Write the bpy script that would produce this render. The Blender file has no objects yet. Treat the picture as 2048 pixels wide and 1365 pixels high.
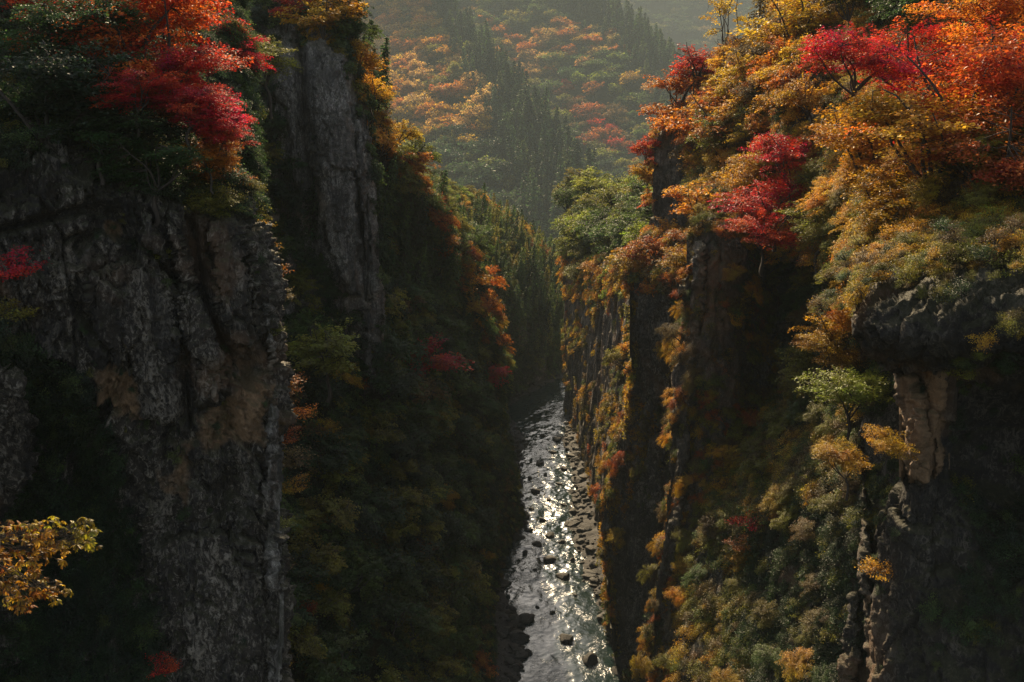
import bpy, math, random
import numpy as np
from mathutils import Vector, Matrix, Euler
from mathutils.bvhtree import BVHTree

random.seed(7); np.random.seed(7)
S = bpy.context.scene
COL = S.collection
R = math.radians

# ------------------------------------------------------------------ camera, world, sun, exposure
CAM_H, PITCH, LENS = 70.0, 15.0, 35.0
FPX = 2048 * LENS / 36.0
cam_d = bpy.data.cameras.new('camera'); cam_d.lens = LENS; cam_d.sensor_width = 36
cam_d.clip_start = 0.1; cam_d.clip_end = 8000
cam = bpy.data.objects.new('camera', cam_d); COL.objects.link(cam)
cam.location = (0, 0, CAM_H); cam.rotation_euler = (R(90 - PITCH), 0, 0)
S.camera = cam

SUN_ELEV, SUN_AZ = 29.0, -8.0           # azimuth measured from +Y, negative = to the left
SKY_STRENGTH, SUN_STRENGTH, EXPOSURE = 0.070, 5.0, 1.4
HAZE_DENSITY = 0.00020
world = bpy.data.worlds.new('World'); S.world = world; world.use_nodes = True
wn = world.node_tree.nodes; wl = world.node_tree.links
sky = wn.new('ShaderNodeTexSky'); sky.sky_type = 'NISHITA'; sky.sun_disc = False
sky.sun_elevation = R(SUN_ELEV); sky.sun_rotation = R(SUN_AZ)
sky.dust_density = 2.5; sky.air_density = 1.2
bg = wn['Background']; bg.inputs['Strength'].default_value = SKY_STRENGTH
hsv = wn.new('ShaderNodeHueSaturation'); hsv.inputs['Saturation'].default_value = 0.55   # sky's blue toned down to keep the rock neutral
wl.new(sky.outputs['Color'], hsv.inputs['Color']); wl.new(hsv.outputs['Color'], bg.inputs['Color'])
sun_d = bpy.data.lights.new('sun', 'SUN'); sun_d.energy = SUN_STRENGTH; sun_d.angle = R(0.5)
sun_d.color = (1.0, 0.77, 0.48)
sun = bpy.data.objects.new('sun', sun_d); COL.objects.link(sun)
_sd = Vector((math.sin(R(SUN_AZ)) * math.cos(R(SUN_ELEV)), math.cos(R(SUN_AZ)) * math.cos(R(SUN_ELEV)), math.sin(R(SUN_ELEV))))
sun.rotation_euler = _sd.to_track_quat('Z', 'Y').to_euler()
sun.location = (-60, 200, 260)
S.view_settings.view_transform = 'Standard'; S.view_settings.look = 'None'
S.view_settings.exposure = EXPOSURE; S.view_settings.gamma = 1.0
S.view_settings.use_curve_mapping = False
S.render.engine = 'CYCLES'
S.cycles.use_denoising = True; S.cycles.use_adaptive_sampling = False; S.cycles.denoising_prefilter = 'NONE'
S.cycles.max_bounces = 5; S.cycles.diffuse_bounces = 2; S.cycles.glossy_bounces = 2
S.cycles.transmission_bounces = 2; S.cycles.volume_bounces = 0; S.cycles.transparent_max_bounces = 4
S.cycles.sample_clamp_indirect = 4.0; S.cycles.sample_clamp_direct = 12.0

# ------------------------------------------------------------------ picture <-> place
_cp, _sp = math.cos(R(PITCH)), math.sin(R(PITCH))
def at(px, py, Y):
    u = (px - 1024) / FPX; v = (py - 682.5) / FPX
    dy = _cp - v * _sp; dz = -_sp - v * _cp
    t = Y / dy
    return (t * u, Y, CAM_H + t * dz)
def water_at(px, py, z=0.0):
    u = (px - 1024) / FPX; v = (py - 682.5) / FPX
    dy = _cp - v * _sp; dz = -_sp - v * _cp
    t = (z - CAM_H) / dz
    return (t * u, t * dy, z)
def depth_of(P):
    P = np.atleast_2d(P); return P[:, 1] * _cp - (P[:, 2] - CAM_H) * _sp
def pix(P):
    P = np.atleast_2d(np.asarray(P, float))
    d = np.maximum(depth_of(P), 0.1); up = P[:, 1] * _sp + (P[:, 2] - CAM_H) * _cp
    return 1024 + FPX * P[:, 0] / d, 682.5 - FPX * up / d
def in_poly(x, y, poly):
    x = np.asarray(x); y = np.asarray(y); inside = np.zeros(x.shape, bool)
    n = len(poly)
    for i in range(n):
        x1, y1 = poly[i]; x2, y2 = poly[(i + 1) % n]
        if y1 == y2: continue
        c = ((y1 > y) != (y2 > y)) & (x < (x2 - x1) * (y - y1) / (y2 - y1) + x1)
        inside ^= c
    return inside
def poly_dist(x, y, poly):
    d = np.full(x.shape, 1e9); n = len(poly)
    for i in range(n):
        x1, y1 = poly[i]; x2, y2 = poly[(i + 1) % n]
        ex, ey = x2 - x1, y2 - y1; L = ex * ex + ey * ey + 1e-9
        t = np.clip(((x - x1) * ex + (y - y1) * ey) / L, 0, 1)
        d = np.minimum(d, np.hypot(x - x1 - t * ex, y - y1 - t * ey))
    return np.where(in_poly(x, y, poly), d, -d)

# ------------------------------------------------------------------ noise (numpy)
_rs = np.random.RandomState(11)
_PERM = np.tile(_rs.permutation(512), 3).astype(np.int64)
_G = _rs.normal(size=(512, 3)); _G /= np.linalg.norm(_G, axis=1)[:, None]
_RV = _rs.rand(512, 3)
def _h(ix, iy, iz):
    return _PERM[(_PERM[(_PERM[ix & 511] + iy) & 511] + iz) & 511]
def perlin(p):
    i = np.floor(p).astype(np.int64); f = p - i
    w = f * f * f * (f * (f * 6 - 15) + 10)
    out = 0
    for dx in (0, 1):
        for dy in (0, 1):
            for dz in (0, 1):
                g = _G[_h(i[:, 0] + dx, i[:, 1] + dy, i[:, 2] + dz)]
                d = g[:, 0] * (f[:, 0] - dx) + g[:, 1] * (f[:, 1] - dy) + g[:, 2] * (f[:, 2] - dz)
                out = out + d * (w[:, 0] if dx else 1 - w[:, 0]) * (w[:, 1] if dy else 1 - w[:, 1]) * (w[:, 2] if dz else 1 - w[:, 2])
    return out * 1.5
def fbm(p, octv=4, ridge=False):
    a, s, o = 1.0, 0.0, 0
    for k in range(octv):
        n = perlin(p * (2.03 ** k) + 17.3 * k)
        if ridge: n = 0.5 - np.abs(n) * 1.6
        o = o + a * n; s += a; a *= 0.5
    return o / s
def worley(p):
    """nearest-cell noise; also a random tilt of each cell's face, so that cells break as flat facets."""
    i = np.floor(p).astype(np.int64); f = p - i
    n = len(p); F1 = np.full(n, 9.0); F2 = np.full(n, 9.0); ID = np.zeros(n); TL = np.zeros(n)
    for dx in (-1, 0, 1):
        for dy in (-1, 0, 1):
            for dz in (-1, 0, 1):
                hh = _h(i[:, 0] + dx, i[:, 1] + dy, i[:, 2] + dz)
                q = _RV[hh]; t = _RV[(hh * 7 + 3) & 511]
                ex, ey, ez = q[:, 0] + dx - f[:, 0], q[:, 1] + dy - f[:, 1], q[:, 2] + dz - f[:, 2]
                d = np.sqrt(ex * ex + ey * ey + ez * ez)
                m = d < F1
                F2 = np.where(m, F1, np.minimum(F2, d)); ID = np.where(m, t[:, 1], ID)
                TL = np.where(m, (t[:, 0] - .5) * ex + (t[:, 2] - .5) * ey + (q[:, 0] - .5) * ez, TL); F1 = np.where(m, d, F1)
    return F1, F2, ID, TL
def sstep(a, b, x):
    t = np.clip((x - a) / (b - a), 0, 1); return t * t * (3 - 2 * t)

# ------------------------------------------------------------------ materials
def new_mat(name):
    m = bpy.data.materials.new(name); m.use_nodes = True
    nt = m.node_tree; nt.nodes.clear()
    return m, nt, nt.nodes, nt.links
def N(nt, typ, **kw):
    n = nt.nodes.new(typ)
    for k, v in kw.items(): setattr(n, k, v)
    return n
def ramp(nt, fac, stops):
    r = nt.nodes.new('ShaderNodeValToRGB'); nt.links.new(fac, r.inputs[0])
    e = r.color_ramp.elements
    e[0].position, e[0].color = stops[0][0], (*stops[0][1], 1)
    e[1].position, e[1].color = stops[-1][0], (*stops[-1][1], 1)
    for p, c in stops[1:-1]:
        k = e.new(p); k.color = (*c, 1)
    return r.outputs[0]
def mixc(nt, fac, a, b, mode='MIX'):
    m = nt.nodes.new('ShaderNodeMix'); m.data_type = 'RGBA'; m.blend_type = mode
    for s, v in ((m.inputs[0], fac), (m.inputs[6], a), (m.inputs[7], b)):
        if isinstance(v, (int, float)): s.default_value = v
        elif isinstance(v, tuple): s.default_value = (*v, 1)
        else: nt.links.new(v, s)
    return m.outputs[2]
def noise_tex(nt, vec, scale, detail=4, rough=0.55, dist=0.0):
    n = nt.nodes.new('ShaderNodeTexNoise'); nt.links.new(vec, n.inputs['Vector'])
    n.inputs['Scale'].default_value = scale; n.inputs['Detail'].default_value = detail
    n.inputs['Roughness'].default_value = rough; n.inputs['Distortion'].default_value = dist
    return n.outputs['Fac']
def mapping(nt, vec, sc):
    m = nt.nodes.new('ShaderNodeMapping'); nt.links.new(vec, m.inputs['Vector']); m.inputs['Scale'].default_value = sc
    return m.outputs['Vector']

def rock_material(name, base=(0.046, 0.038, 0.031), light=(0.30, 0.265, 0.22), warm=(0.22, 0.12, 0.06), scale=1.0, moss=0.5):
    m, nt, n, l = new_mat(name)
    geo = N(nt, 'ShaderNodeNewGeometry'); pos = geo.outputs['Position']
    big = noise_tex(nt, pos, 0.12 * scale, 4, 0.6, 0.4)
    streak = noise_tex(nt, mapping(nt, pos, (1.3, 1.3, 0.16)), 0.8 * scale, 5, 0.65, 0.6)
    fine = noise_tex(nt, pos, 3.2 * scale, 7, 0.72)
    speck = noise_tex(nt, mapping(nt, pos, (1, 1, 0.55)), 3.4 * scale, 6, 0.78, 1.2)
    zone = noise_tex(nt, pos, 0.35 * scale, 3, 0.6)
    c = ramp(nt, fine, [(0.3, tuple(x * 0.42 for x in base)), (0.55, base), (0.75, tuple(x * 1.7 for x in base))])
    sz = N(nt, 'ShaderNodeMath', operation='MULTIPLY_ADD'); l.new(zone, sz.inputs[0]); sz.inputs[1].default_value = 0.35; l.new(speck, sz.inputs[2])
    lich = ramp(nt, sz.outputs[0], [(0.68, (0, 0, 0)), (0.77, (0.9, 0.9, 0.9))])
    c = mixc(nt, lich, c, light)
    wet = ramp(nt, streak, [(0.42, (1, 1, 1)), (0.56, (0, 0, 0))])
    c = mixc(nt, wet, c, mixc(nt, 0.62, c, (0.012, 0.012, 0.014)))
    wm = ramp(nt, big, [(0.56, (0, 0, 0)), (0.72, (0.8, 0.8, 0.8))])
    c = mixc(nt, wm, c, mixc(nt, fine, tuple(x * 0.5 for x in warm), tuple(x * 1.3 for x in warm)))
    at_ = N(nt, 'ShaderNodeAttribute', attribute_name='stain', attribute_type='GEOMETRY')
    sb = N(nt, 'ShaderNodeMath', operation='MULTIPLY'); l.new(at_.outputs['Fac'], sb.inputs[0]); l.new(sz.outputs[0], sb.inputs[1])
    st = ramp(nt, sb.outputs[0], [(0.2, (0, 0, 0)), (0.8, (1, 1, 1))])
    stn = mixc(nt, fine, (0.12, 0.065, 0.03), (0.44, 0.28, 0.155))
    c = mixc(nt, st, c, stn)
    sep = N(nt, 'ShaderNodeSeparateXYZ'); l.new(geo.outputs['Normal'], sep.inputs[0])
    add = N(nt, 'ShaderNodeMath', operation='MULTIPLY_ADD'); l.new(fine, add.inputs[0]); add.inputs[1].default_value = 0.9; l.new(sep.outputs['Z'], add.inputs[2])
    ms = ramp(nt, add.outputs[0], [(0.72, (0, 0, 0)), (0.98, (moss, moss, moss))])
    c = mixc(nt, ms, c, mixc(nt, speck, (0.018, 0.026, 0.008), (0.07, 0.065, 0.02)))
    b = N(nt, 'ShaderNodeBump'); b.inputs['Strength'].default_value = 0.9; b.inputs['Distance'].default_value = 0.22 / scale
    mx = N(nt, 'ShaderNodeMath', operation='ADD'); l.new(fine, mx.inputs[0]); l.new(speck, mx.inputs[1])
    l.new(mx.outputs[0], b.inputs['Height'])
    p = N(nt, 'ShaderNodeBsdfPrincipled'); l.new(c, p.inputs['Base Color']); l.new(b.outputs[0], p.inputs['Normal'])
    p.inputs['Roughness'].default_value = 0.72; p.inputs['Specular IOR Level'].default_value = 0.35
    o = N(nt, 'ShaderNodeOutputMaterial'); l.new(p.outputs[0], o.inputs['Surface'])
    return m
M_ROCK = rock_material('dark_rock')
M_ROCK_B = rock_material('brown_rock', base=(0.095, 0.075, 0.058), light=(0.27, 0.22, 0.17), warm=(0.26, 0.13, 0.06))
M_ROCK_L = rock_material('grey_rock', base=(0.145, 0.132, 0.118), light=(0.42, 0.39, 0.35), warm=(0.28, 0.20, 0.13), moss=0.4)
M_ROCK_D = rock_material('shaded_rock', base=(0.028, 0.024, 0.020), light=(0.13, 0.115, 0.095), moss=0.5)  # darker copy of dark_rock: shade of the overhang wall put into its colour
M_STONE = rock_material('river_stone', base=(0.028, 0.026, 0.025), light=(0.08, 0.075, 0.07), warm=(0.10, 0.07, 0.045), scale=1.6, moss=0.1)

def soil_material():
    m, nt, n, l = new_mat('forest_floor')
    geo = N(nt, 'ShaderNodeNewGeometry'); pos = geo.outputs['Position']
    a = noise_tex(nt, pos, 0.5, 7, 0.7); b_ = noise_tex(nt, pos, 4.0, 6, 0.75)
    c = ramp(nt, a, [(0.3, (0.012, 0.016, 0.007)), (0.5, (0.03, 0.034, 0.012)), (0.7, (0.07, 0.05, 0.02))])
    c = mixc(nt, b_, c, mixc(nt, 0.5, c, (0.01, 0.01, 0.006)))
    bm = N(nt, 'ShaderNodeBump'); bm.inputs['Distance'].default_value = 0.5; l.new(b_, bm.inputs['Height'])
    p = N(nt, 'ShaderNodeBsdfPrincipled'); l.new(c, p.inputs['Base Color']); l.new(bm.outputs[0], p.inputs['Normal'])
    p.inputs['Roughness'].default_value = 0.95; p.inputs['Specular IOR Level'].default_value = 0.1
    o = N(nt, 'ShaderNodeOutputMaterial'); l.new(p.outputs[0], o.inputs['Surface'])
    return m
M_SOIL = soil_material()

def leaf_material(name='leaf', gloss=0.09, trans=0.58):
    m, nt, n, l = new_mat(name)
    geo = N(nt, 'ShaderNodeNewGeometry'); pos = geo.outputs['Position']
    ti = N(nt, 'ShaderNodeAttribute', attribute_name='tint', attribute_type='INSTANCER')
    lv = N(nt, 'ShaderNodeAttribute', attribute_name='lv', attribute_type='GEOMETRY')
    nz = noise_tex(nt, pos, 0.55, 3, 0.6)
    # hue and value drift: per leaf and in patches through the crown
    hs = N(nt, 'ShaderNodeHueSaturation'); l.new(ti.outputs['Color'], hs.inputs['Color'])
    h = N(nt, 'ShaderNodeMath', operation='MULTIPLY_ADD'); l.new(nz, h.inputs[0]); h.inputs[1].default_value = 0.13; h.inputs[2].default_value = 0.435
    h2 = N(nt, 'ShaderNodeMath', operation='MULTIPLY_ADD'); l.new(lv.outputs['Fac'], h2.inputs[0]); h2.inputs[1].default_value = 0.03; l.new(h.outputs[0], h2.inputs[2])
    h3 = N(nt, 'ShaderNodeMath', operation='SUBTRACT'); l.new(h2.outputs[0], h3.inputs[0]); h3.inputs[1].default_value = 0.015
    l.new(h3.outputs[0], hs.inputs['Hue'])
    v = N(nt, 'ShaderNodeMath', operation='MULTIPLY_ADD'); l.new(lv.outputs['Fac'], v.inputs[0]); v.inputs[1].default_value = 1.5; v.inputs[2].default_value = 0.3
    l.new(v.outputs[0], hs.inputs['Value'])
    col = hs.outputs[0]
    d = N(nt, 'ShaderNodeBsdfDiffuse'); l.new(col, d.inputs['Color'])
    t = N(nt, 'ShaderNodeBsdfTranslucent'); l.new(col, t.inputs['Color'])
    mx = N(nt, 'ShaderNodeMixShader'); mx.inputs[0].default_value = trans; l.new(d.outputs[0], mx.inputs[1]); l.new(t.outputs[0], mx.inputs[2])
    g = N(nt, 'ShaderNodeBsdfGlossy'); g.inputs['Roughness'].default_value = 0.42; g.inputs['Color'].default_value = (0.55, 0.55, 0.55, 1)
    m2 = N(nt, 'ShaderNodeMixShader'); m2.inputs[0].default_value = gloss * 0.45; l.new(mx.outputs[0], m2.inputs[1]); l.new(g.outputs[0], m2.inputs[2])
    o = N(nt, 'ShaderNodeOutputMaterial'); l.new(m2.outputs[0], o.inputs['Surface'])
    return m
M_LEAF = leaf_material()

def simple_mat(name, a, b, scale, rough=0.9, bump=0.03):
    m, nt, n, l = new_mat(name)
    geo = N(nt, 'ShaderNodeNewGeometry'); f = noise_tex(nt, mapping(nt, geo.outputs['Position'], (1, 1, 0.3)), scale, 6, 0.7)
    c = ramp(nt, f, [(0.3, a), (0.7, b)])
    bm = N(nt, 'ShaderNodeBump'); bm.inputs['Distance'].default_value = bump; l.new(f, bm.inputs['Height'])
    p = N(nt, 'ShaderNodeBsdfPrincipled'); l.new(c, p.inputs['Base Color']); l.new(bm.outputs[0], p.inputs['Normal']); p.inputs['Roughness'].default_value = rough
    o = N(nt, 'ShaderNodeOutputMaterial'); l.new(p.outputs[0], o.inputs['Surface'])
    return m
M_BARK = simple_mat('bark', (0.018, 0.014, 0.011), (0.07, 0.055, 0.042), 5.0)
M_VINE = simple_mat('dry_vine', (0.06, 0.04, 0.025), (0.2, 0.15, 0.1), 5.0)
M_GRAVEL = simple_mat('river_gravel', (0.012, 0.011, 0.010), (0.045, 0.04, 0.035), 2.2, 0.85, 0.25)

def water_material():
    m, nt, n, l = new_mat('river_water')
    geo = N(nt, 'ShaderNodeNewGeometry'); pos = geo.outputs['Position']
    a = noise_tex(nt, mapping(nt, pos, (1.0, 0.75, 1)), 1.3, 4, 0.6, 0.5)
    b_ = noise_tex(nt, mapping(nt, pos, (1.0, 0.8, 1)), 5.0, 3, 0.6, 0.3)
    mm = N(nt, 'ShaderNodeMath', operation='MULTIPLY_ADD'); l.new(b_, mm.inputs[0]); mm.inputs[1].default_value = 0.35; l.new(a, mm.inputs[2])
    bm = N(nt, 'ShaderNodeBump'); bm.inputs['Distance'].default_value = 0.09; bm.inputs['Strength'].default_value = 0.8; l.new(mm.outputs[0], bm.inputs['Height'])
    calm = noise_tex(nt, mapping(nt, pos, (1.0, 0.7, 1)), 0.22, 3, 0.6, 0.8)
    cs = ramp(nt, calm, [(0.38, (0.12, 0.12, 0.12)), (0.6, (1, 1, 1))]); l.new(cs, bm.inputs['Strength'])
    fo = N(nt, 'ShaderNodeAttribute', attribute_name='foam', attribute_type='GEOMETRY')
    fn = noise_tex(nt, pos, 3.5, 6, 0.75, 1.0)
    fm = N(nt, 'ShaderNodeMath', operation='MULTIPLY_ADD'); l.new(fo.outputs['Fac'], fm.inputs[0]); fm.inputs[1].default_value = 0.20; l.new(fn, fm.inputs[2])
    fr = ramp(nt, fm.outputs[0], [(0.72, (0, 0, 0)), (0.92, (1, 1, 1))])
    p = N(nt, 'ShaderNodeBsdfPrincipled'); l.new(mixc(nt, fr, (0.012, 0.024, 0.023), (0.30, 0.31, 0.29)), p.inputs['Base Color'])
    rr = N(nt, 'ShaderNodeMath', operation='MULTIPLY_ADD'); l.new(fr, rr.inputs[0]); rr.inputs[1].default_value = 0.5; rr.inputs[2].default_value = 0.09; l.new(rr.outputs[0], p.inputs['Roughness'])
    p.inputs['IOR'].default_value = 1.33; p.inputs['Specular IOR Level'].default_value = 0.5
    l.new(bm.outputs[0], p.inputs['Normal'])
    o = N(nt, 'ShaderNodeOutputMaterial'); l.new(p.outputs[0], o.inputs['Surface'])
    return m
M_WATER = water_material()

# ------------------------------------------------------------------ mesh helpers
def mesh_np(name, V, F, mats, attrs=None, smooth=False, mat_idx=None):
    V = np.asarray(V, np.float32).reshape(-1, 3); F = np.asarray(F, np.int32)
    k = F.shape[1]; me = bpy.data.meshes.new(name)
    me.vertices.add(len(V)); me.vertices.foreach_set('co', V.ravel())
    me.loops.add(F.size); me.loops.foreach_set('vertex_index', F.ravel())
    me.polygons.add(len(F))
    me.polygons.foreach_set('loop_start', np.arange(0, F.size, k, dtype=np.int32))
    if smooth: me.polygons.foreach_set('use_smooth', np.ones(len(F), bool))
    for m in mats: me.materials.append(m)
    if mat_idx is not None: me.polygons.foreach_set('material_index', np.asarray(mat_idx, np.int32))
    for nm, arr in (attrs or {}).items():
        a = me.attributes.new(nm, 'FLOAT', 'POINT'); a.data.foreach_set('value', np.asarray(arr, np.float32))
    me.update(calc_edges=True)
    return me
def put(name, me, parent=None, kind=None, label=None, cat=None, group=None):
    o = bpy.data.objects.new(name, me); COL.objects.link(o)
    if parent is not None: o.parent = parent
    if kind: o['kind'] = kind
    if label: o['label'] = label
    if cat: o['category'] = cat
    if group: o['group'] = group
    return o
def grid_faces(nv, nu):
    i = np.arange(nv * nu).reshape(nv, nu)
    return np.stack([i[:-1, :-1], i[:-1, 1:], i[1:, 1:], i[1:, :-1]], -1).reshape(-1, 4)
def spline1(P, m):
    """Catmull-Rom resample of P (n, ...) to m samples, spaced evenly by mean chord length."""
    n = len(P); d = np.linalg.norm(np.diff(P, axis=0), axis=-1)
    if d.ndim > 1: d = d.mean(axis=tuple(range(1, d.ndim)))
    s = np.concatenate([[0], np.cumsum(np.maximum(d, 1e-3))]); t = np.linspace(0, s[-1], m)
    k = np.clip(np.searchsorted(s, t, side='right') - 1, 0, n - 2)
    f = (t - s[k]) / (s[k + 1] - s[k])
    sh = (-1,) + (1,) * (P.ndim - 1)
    f = f.reshape(sh)
    T = np.zeros_like(P)
    sl = np.diff(P, axis=0) / np.diff(s).reshape(sh)
    T[1:-1] = 0.5 * (sl[1:] + sl[:-1]); T[0] = sl[0]; T[-1] = sl[-1]
    h = np.diff(s)[k].reshape(sh)
    f2, f3 = f * f, f * f * f
    return (2 * f3 - 3 * f2 + 1) * P[k] + (f3 - 2 * f2 + f) * h * T[k] * 0.8 + (-2 * f3 + 3 * f2) * P[k + 1] + (f3 - f2) * h * T[k + 1] * 0.8
def surf(ctrl, nv, nu):
    P = spline1(np.asarray(ctrl, float), nv)
    return np.swapaxes(spline1(np.swapaxes(P, 0, 1), nu), 0, 1)
def normals(G):
    du = np.gradient(G, axis=1); dv = np.gradient(G, axis=0)
    n = np.cross(dv, du); n /= np.linalg.norm(n, axis=-1, keepdims=True) + 1e-9
    return n

def rock_disp(P, n, amp=1.0, cell=1.0, vert=3.2, fine=1.0):
    """fractured rock: tall leaning blocks with open joints, broken faces, ledges."""
    q = P.copy(); w = fbm(P * 0.10, 3)
    q[:, 0] += w * 2.5; q[:, 1] += w * 2.0
    s = np.array([1 / 2.6, 1 / 2.6, 1 / (2.6 * vert)]) / cell
    F1, F2, ID, TL = worley(q * s)
    d = (ID - 0.5) * 1.5 + TL * 1.8 - (1 - sstep(0.0, 0.05, F2 - F1)) * 0.7
    s2 = np.array([1 / 1.0, 1 / 1.0, 1 / (1.0 * vert * 0.55)]) / cell
    F1, F2, ID, TL = worley(q * s2 + 31)
    d += (ID - 0.5) * 0.5 + TL * 1.3 - (1 - sstep(0.0, 0.06, F2 - F1)) * 0.2
    F1, F2, ID, TL = worley(q * np.array([2.4, 2.4, 1.5]) / cell + 7)
    d += ((ID - 0.5) * 0.16 + TL * 0.6) * fine
    F1, F2, ID, TL = worley(q * np.array([5.6, 5.6, 4.0]) / cell + 3)
    d += ((ID - 0.5) * 0.09 + TL * 0.2) * fine
    d += fbm(P * np.array([0.35, 0.35, 0.14]), 4, True) * 0.35
    return d * amp

PATCH = {}
def patch(key, name, ctrl, res, mat, amp=1.0, cell=1.0, vert=3.2, soft=False, stains=(), kind='structure', back=None, dents=(), fine=1.0):
    C = np.array([[at(*p) for p in row] for row in ctrl], float)
    if back:                                   # the rock goes on behind its left or right silhouette
        for side, offs in back:
            for off in offs:
                e = C[:, :1] if side == 'L' else C[:, -1:]
                dirv = e * np.array([1, 1, 0]); dirv = dirv / (np.linalg.norm(dirv, axis=-1, keepdims=True) + 1e-9)
                sgn = 1.0 if side == 'L' else -1.0
                ext = e + dirv * off[1] + np.array([sgn * (0.10 * off[1] + abs(off[0]) * 0.5), 0, off[2]], float)
                C = np.concatenate([ext, C], 1) if side == 'L' else np.concatenate([C, ext], 1)
    lv = np.linalg.norm(np.diff(C, axis=0), axis=-1).sum(0).mean(); lu = np.linalg.norm(np.diff(C, axis=1), axis=-1).sum(1).mean()
    nv, nu = max(8, int(lv / res)), max(8, int(lu / res))
    G = surf(C, nv, nu); n = normals(G)
    P = G.reshape(-1, 3)
    if soft: d = fbm(P * 0.06 / cell, 4) * 3.0 * amp + fbm(P * 0.4 / cell, 3) * 0.6 * amp
    else: d = rock_disp(P, n, amp, cell, vert, fine)
    x, y = pix(P)
    for poly, depth, edge in dents:            # clefts and hollows cut into the face
        d = d - depth * sstep(0, edge, poly_dist(x, y, poly))
    G2 = (P + n.reshape(-1, 3) * d[:, None]).reshape(nv, nu, 3)
    st = np.zeros(len(P))
    for poly, soft_px in stains:
        st = np.maximum(st, sstep(-soft_px, soft_px, poly_dist(x, y, poly) + fbm(P * 0.9, 4) * soft_px * 2.2))
    me = mesh_np(name, G2.reshape(-1, 3), grid_faces(nv, nu), [mat], {'stain': st})
    o = put(name, me, kind=kind)
    PATCH[key] = dict(obj=o, G=G2, base=G, n=normals(G2), C=C, bn=n)
    return o

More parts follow.
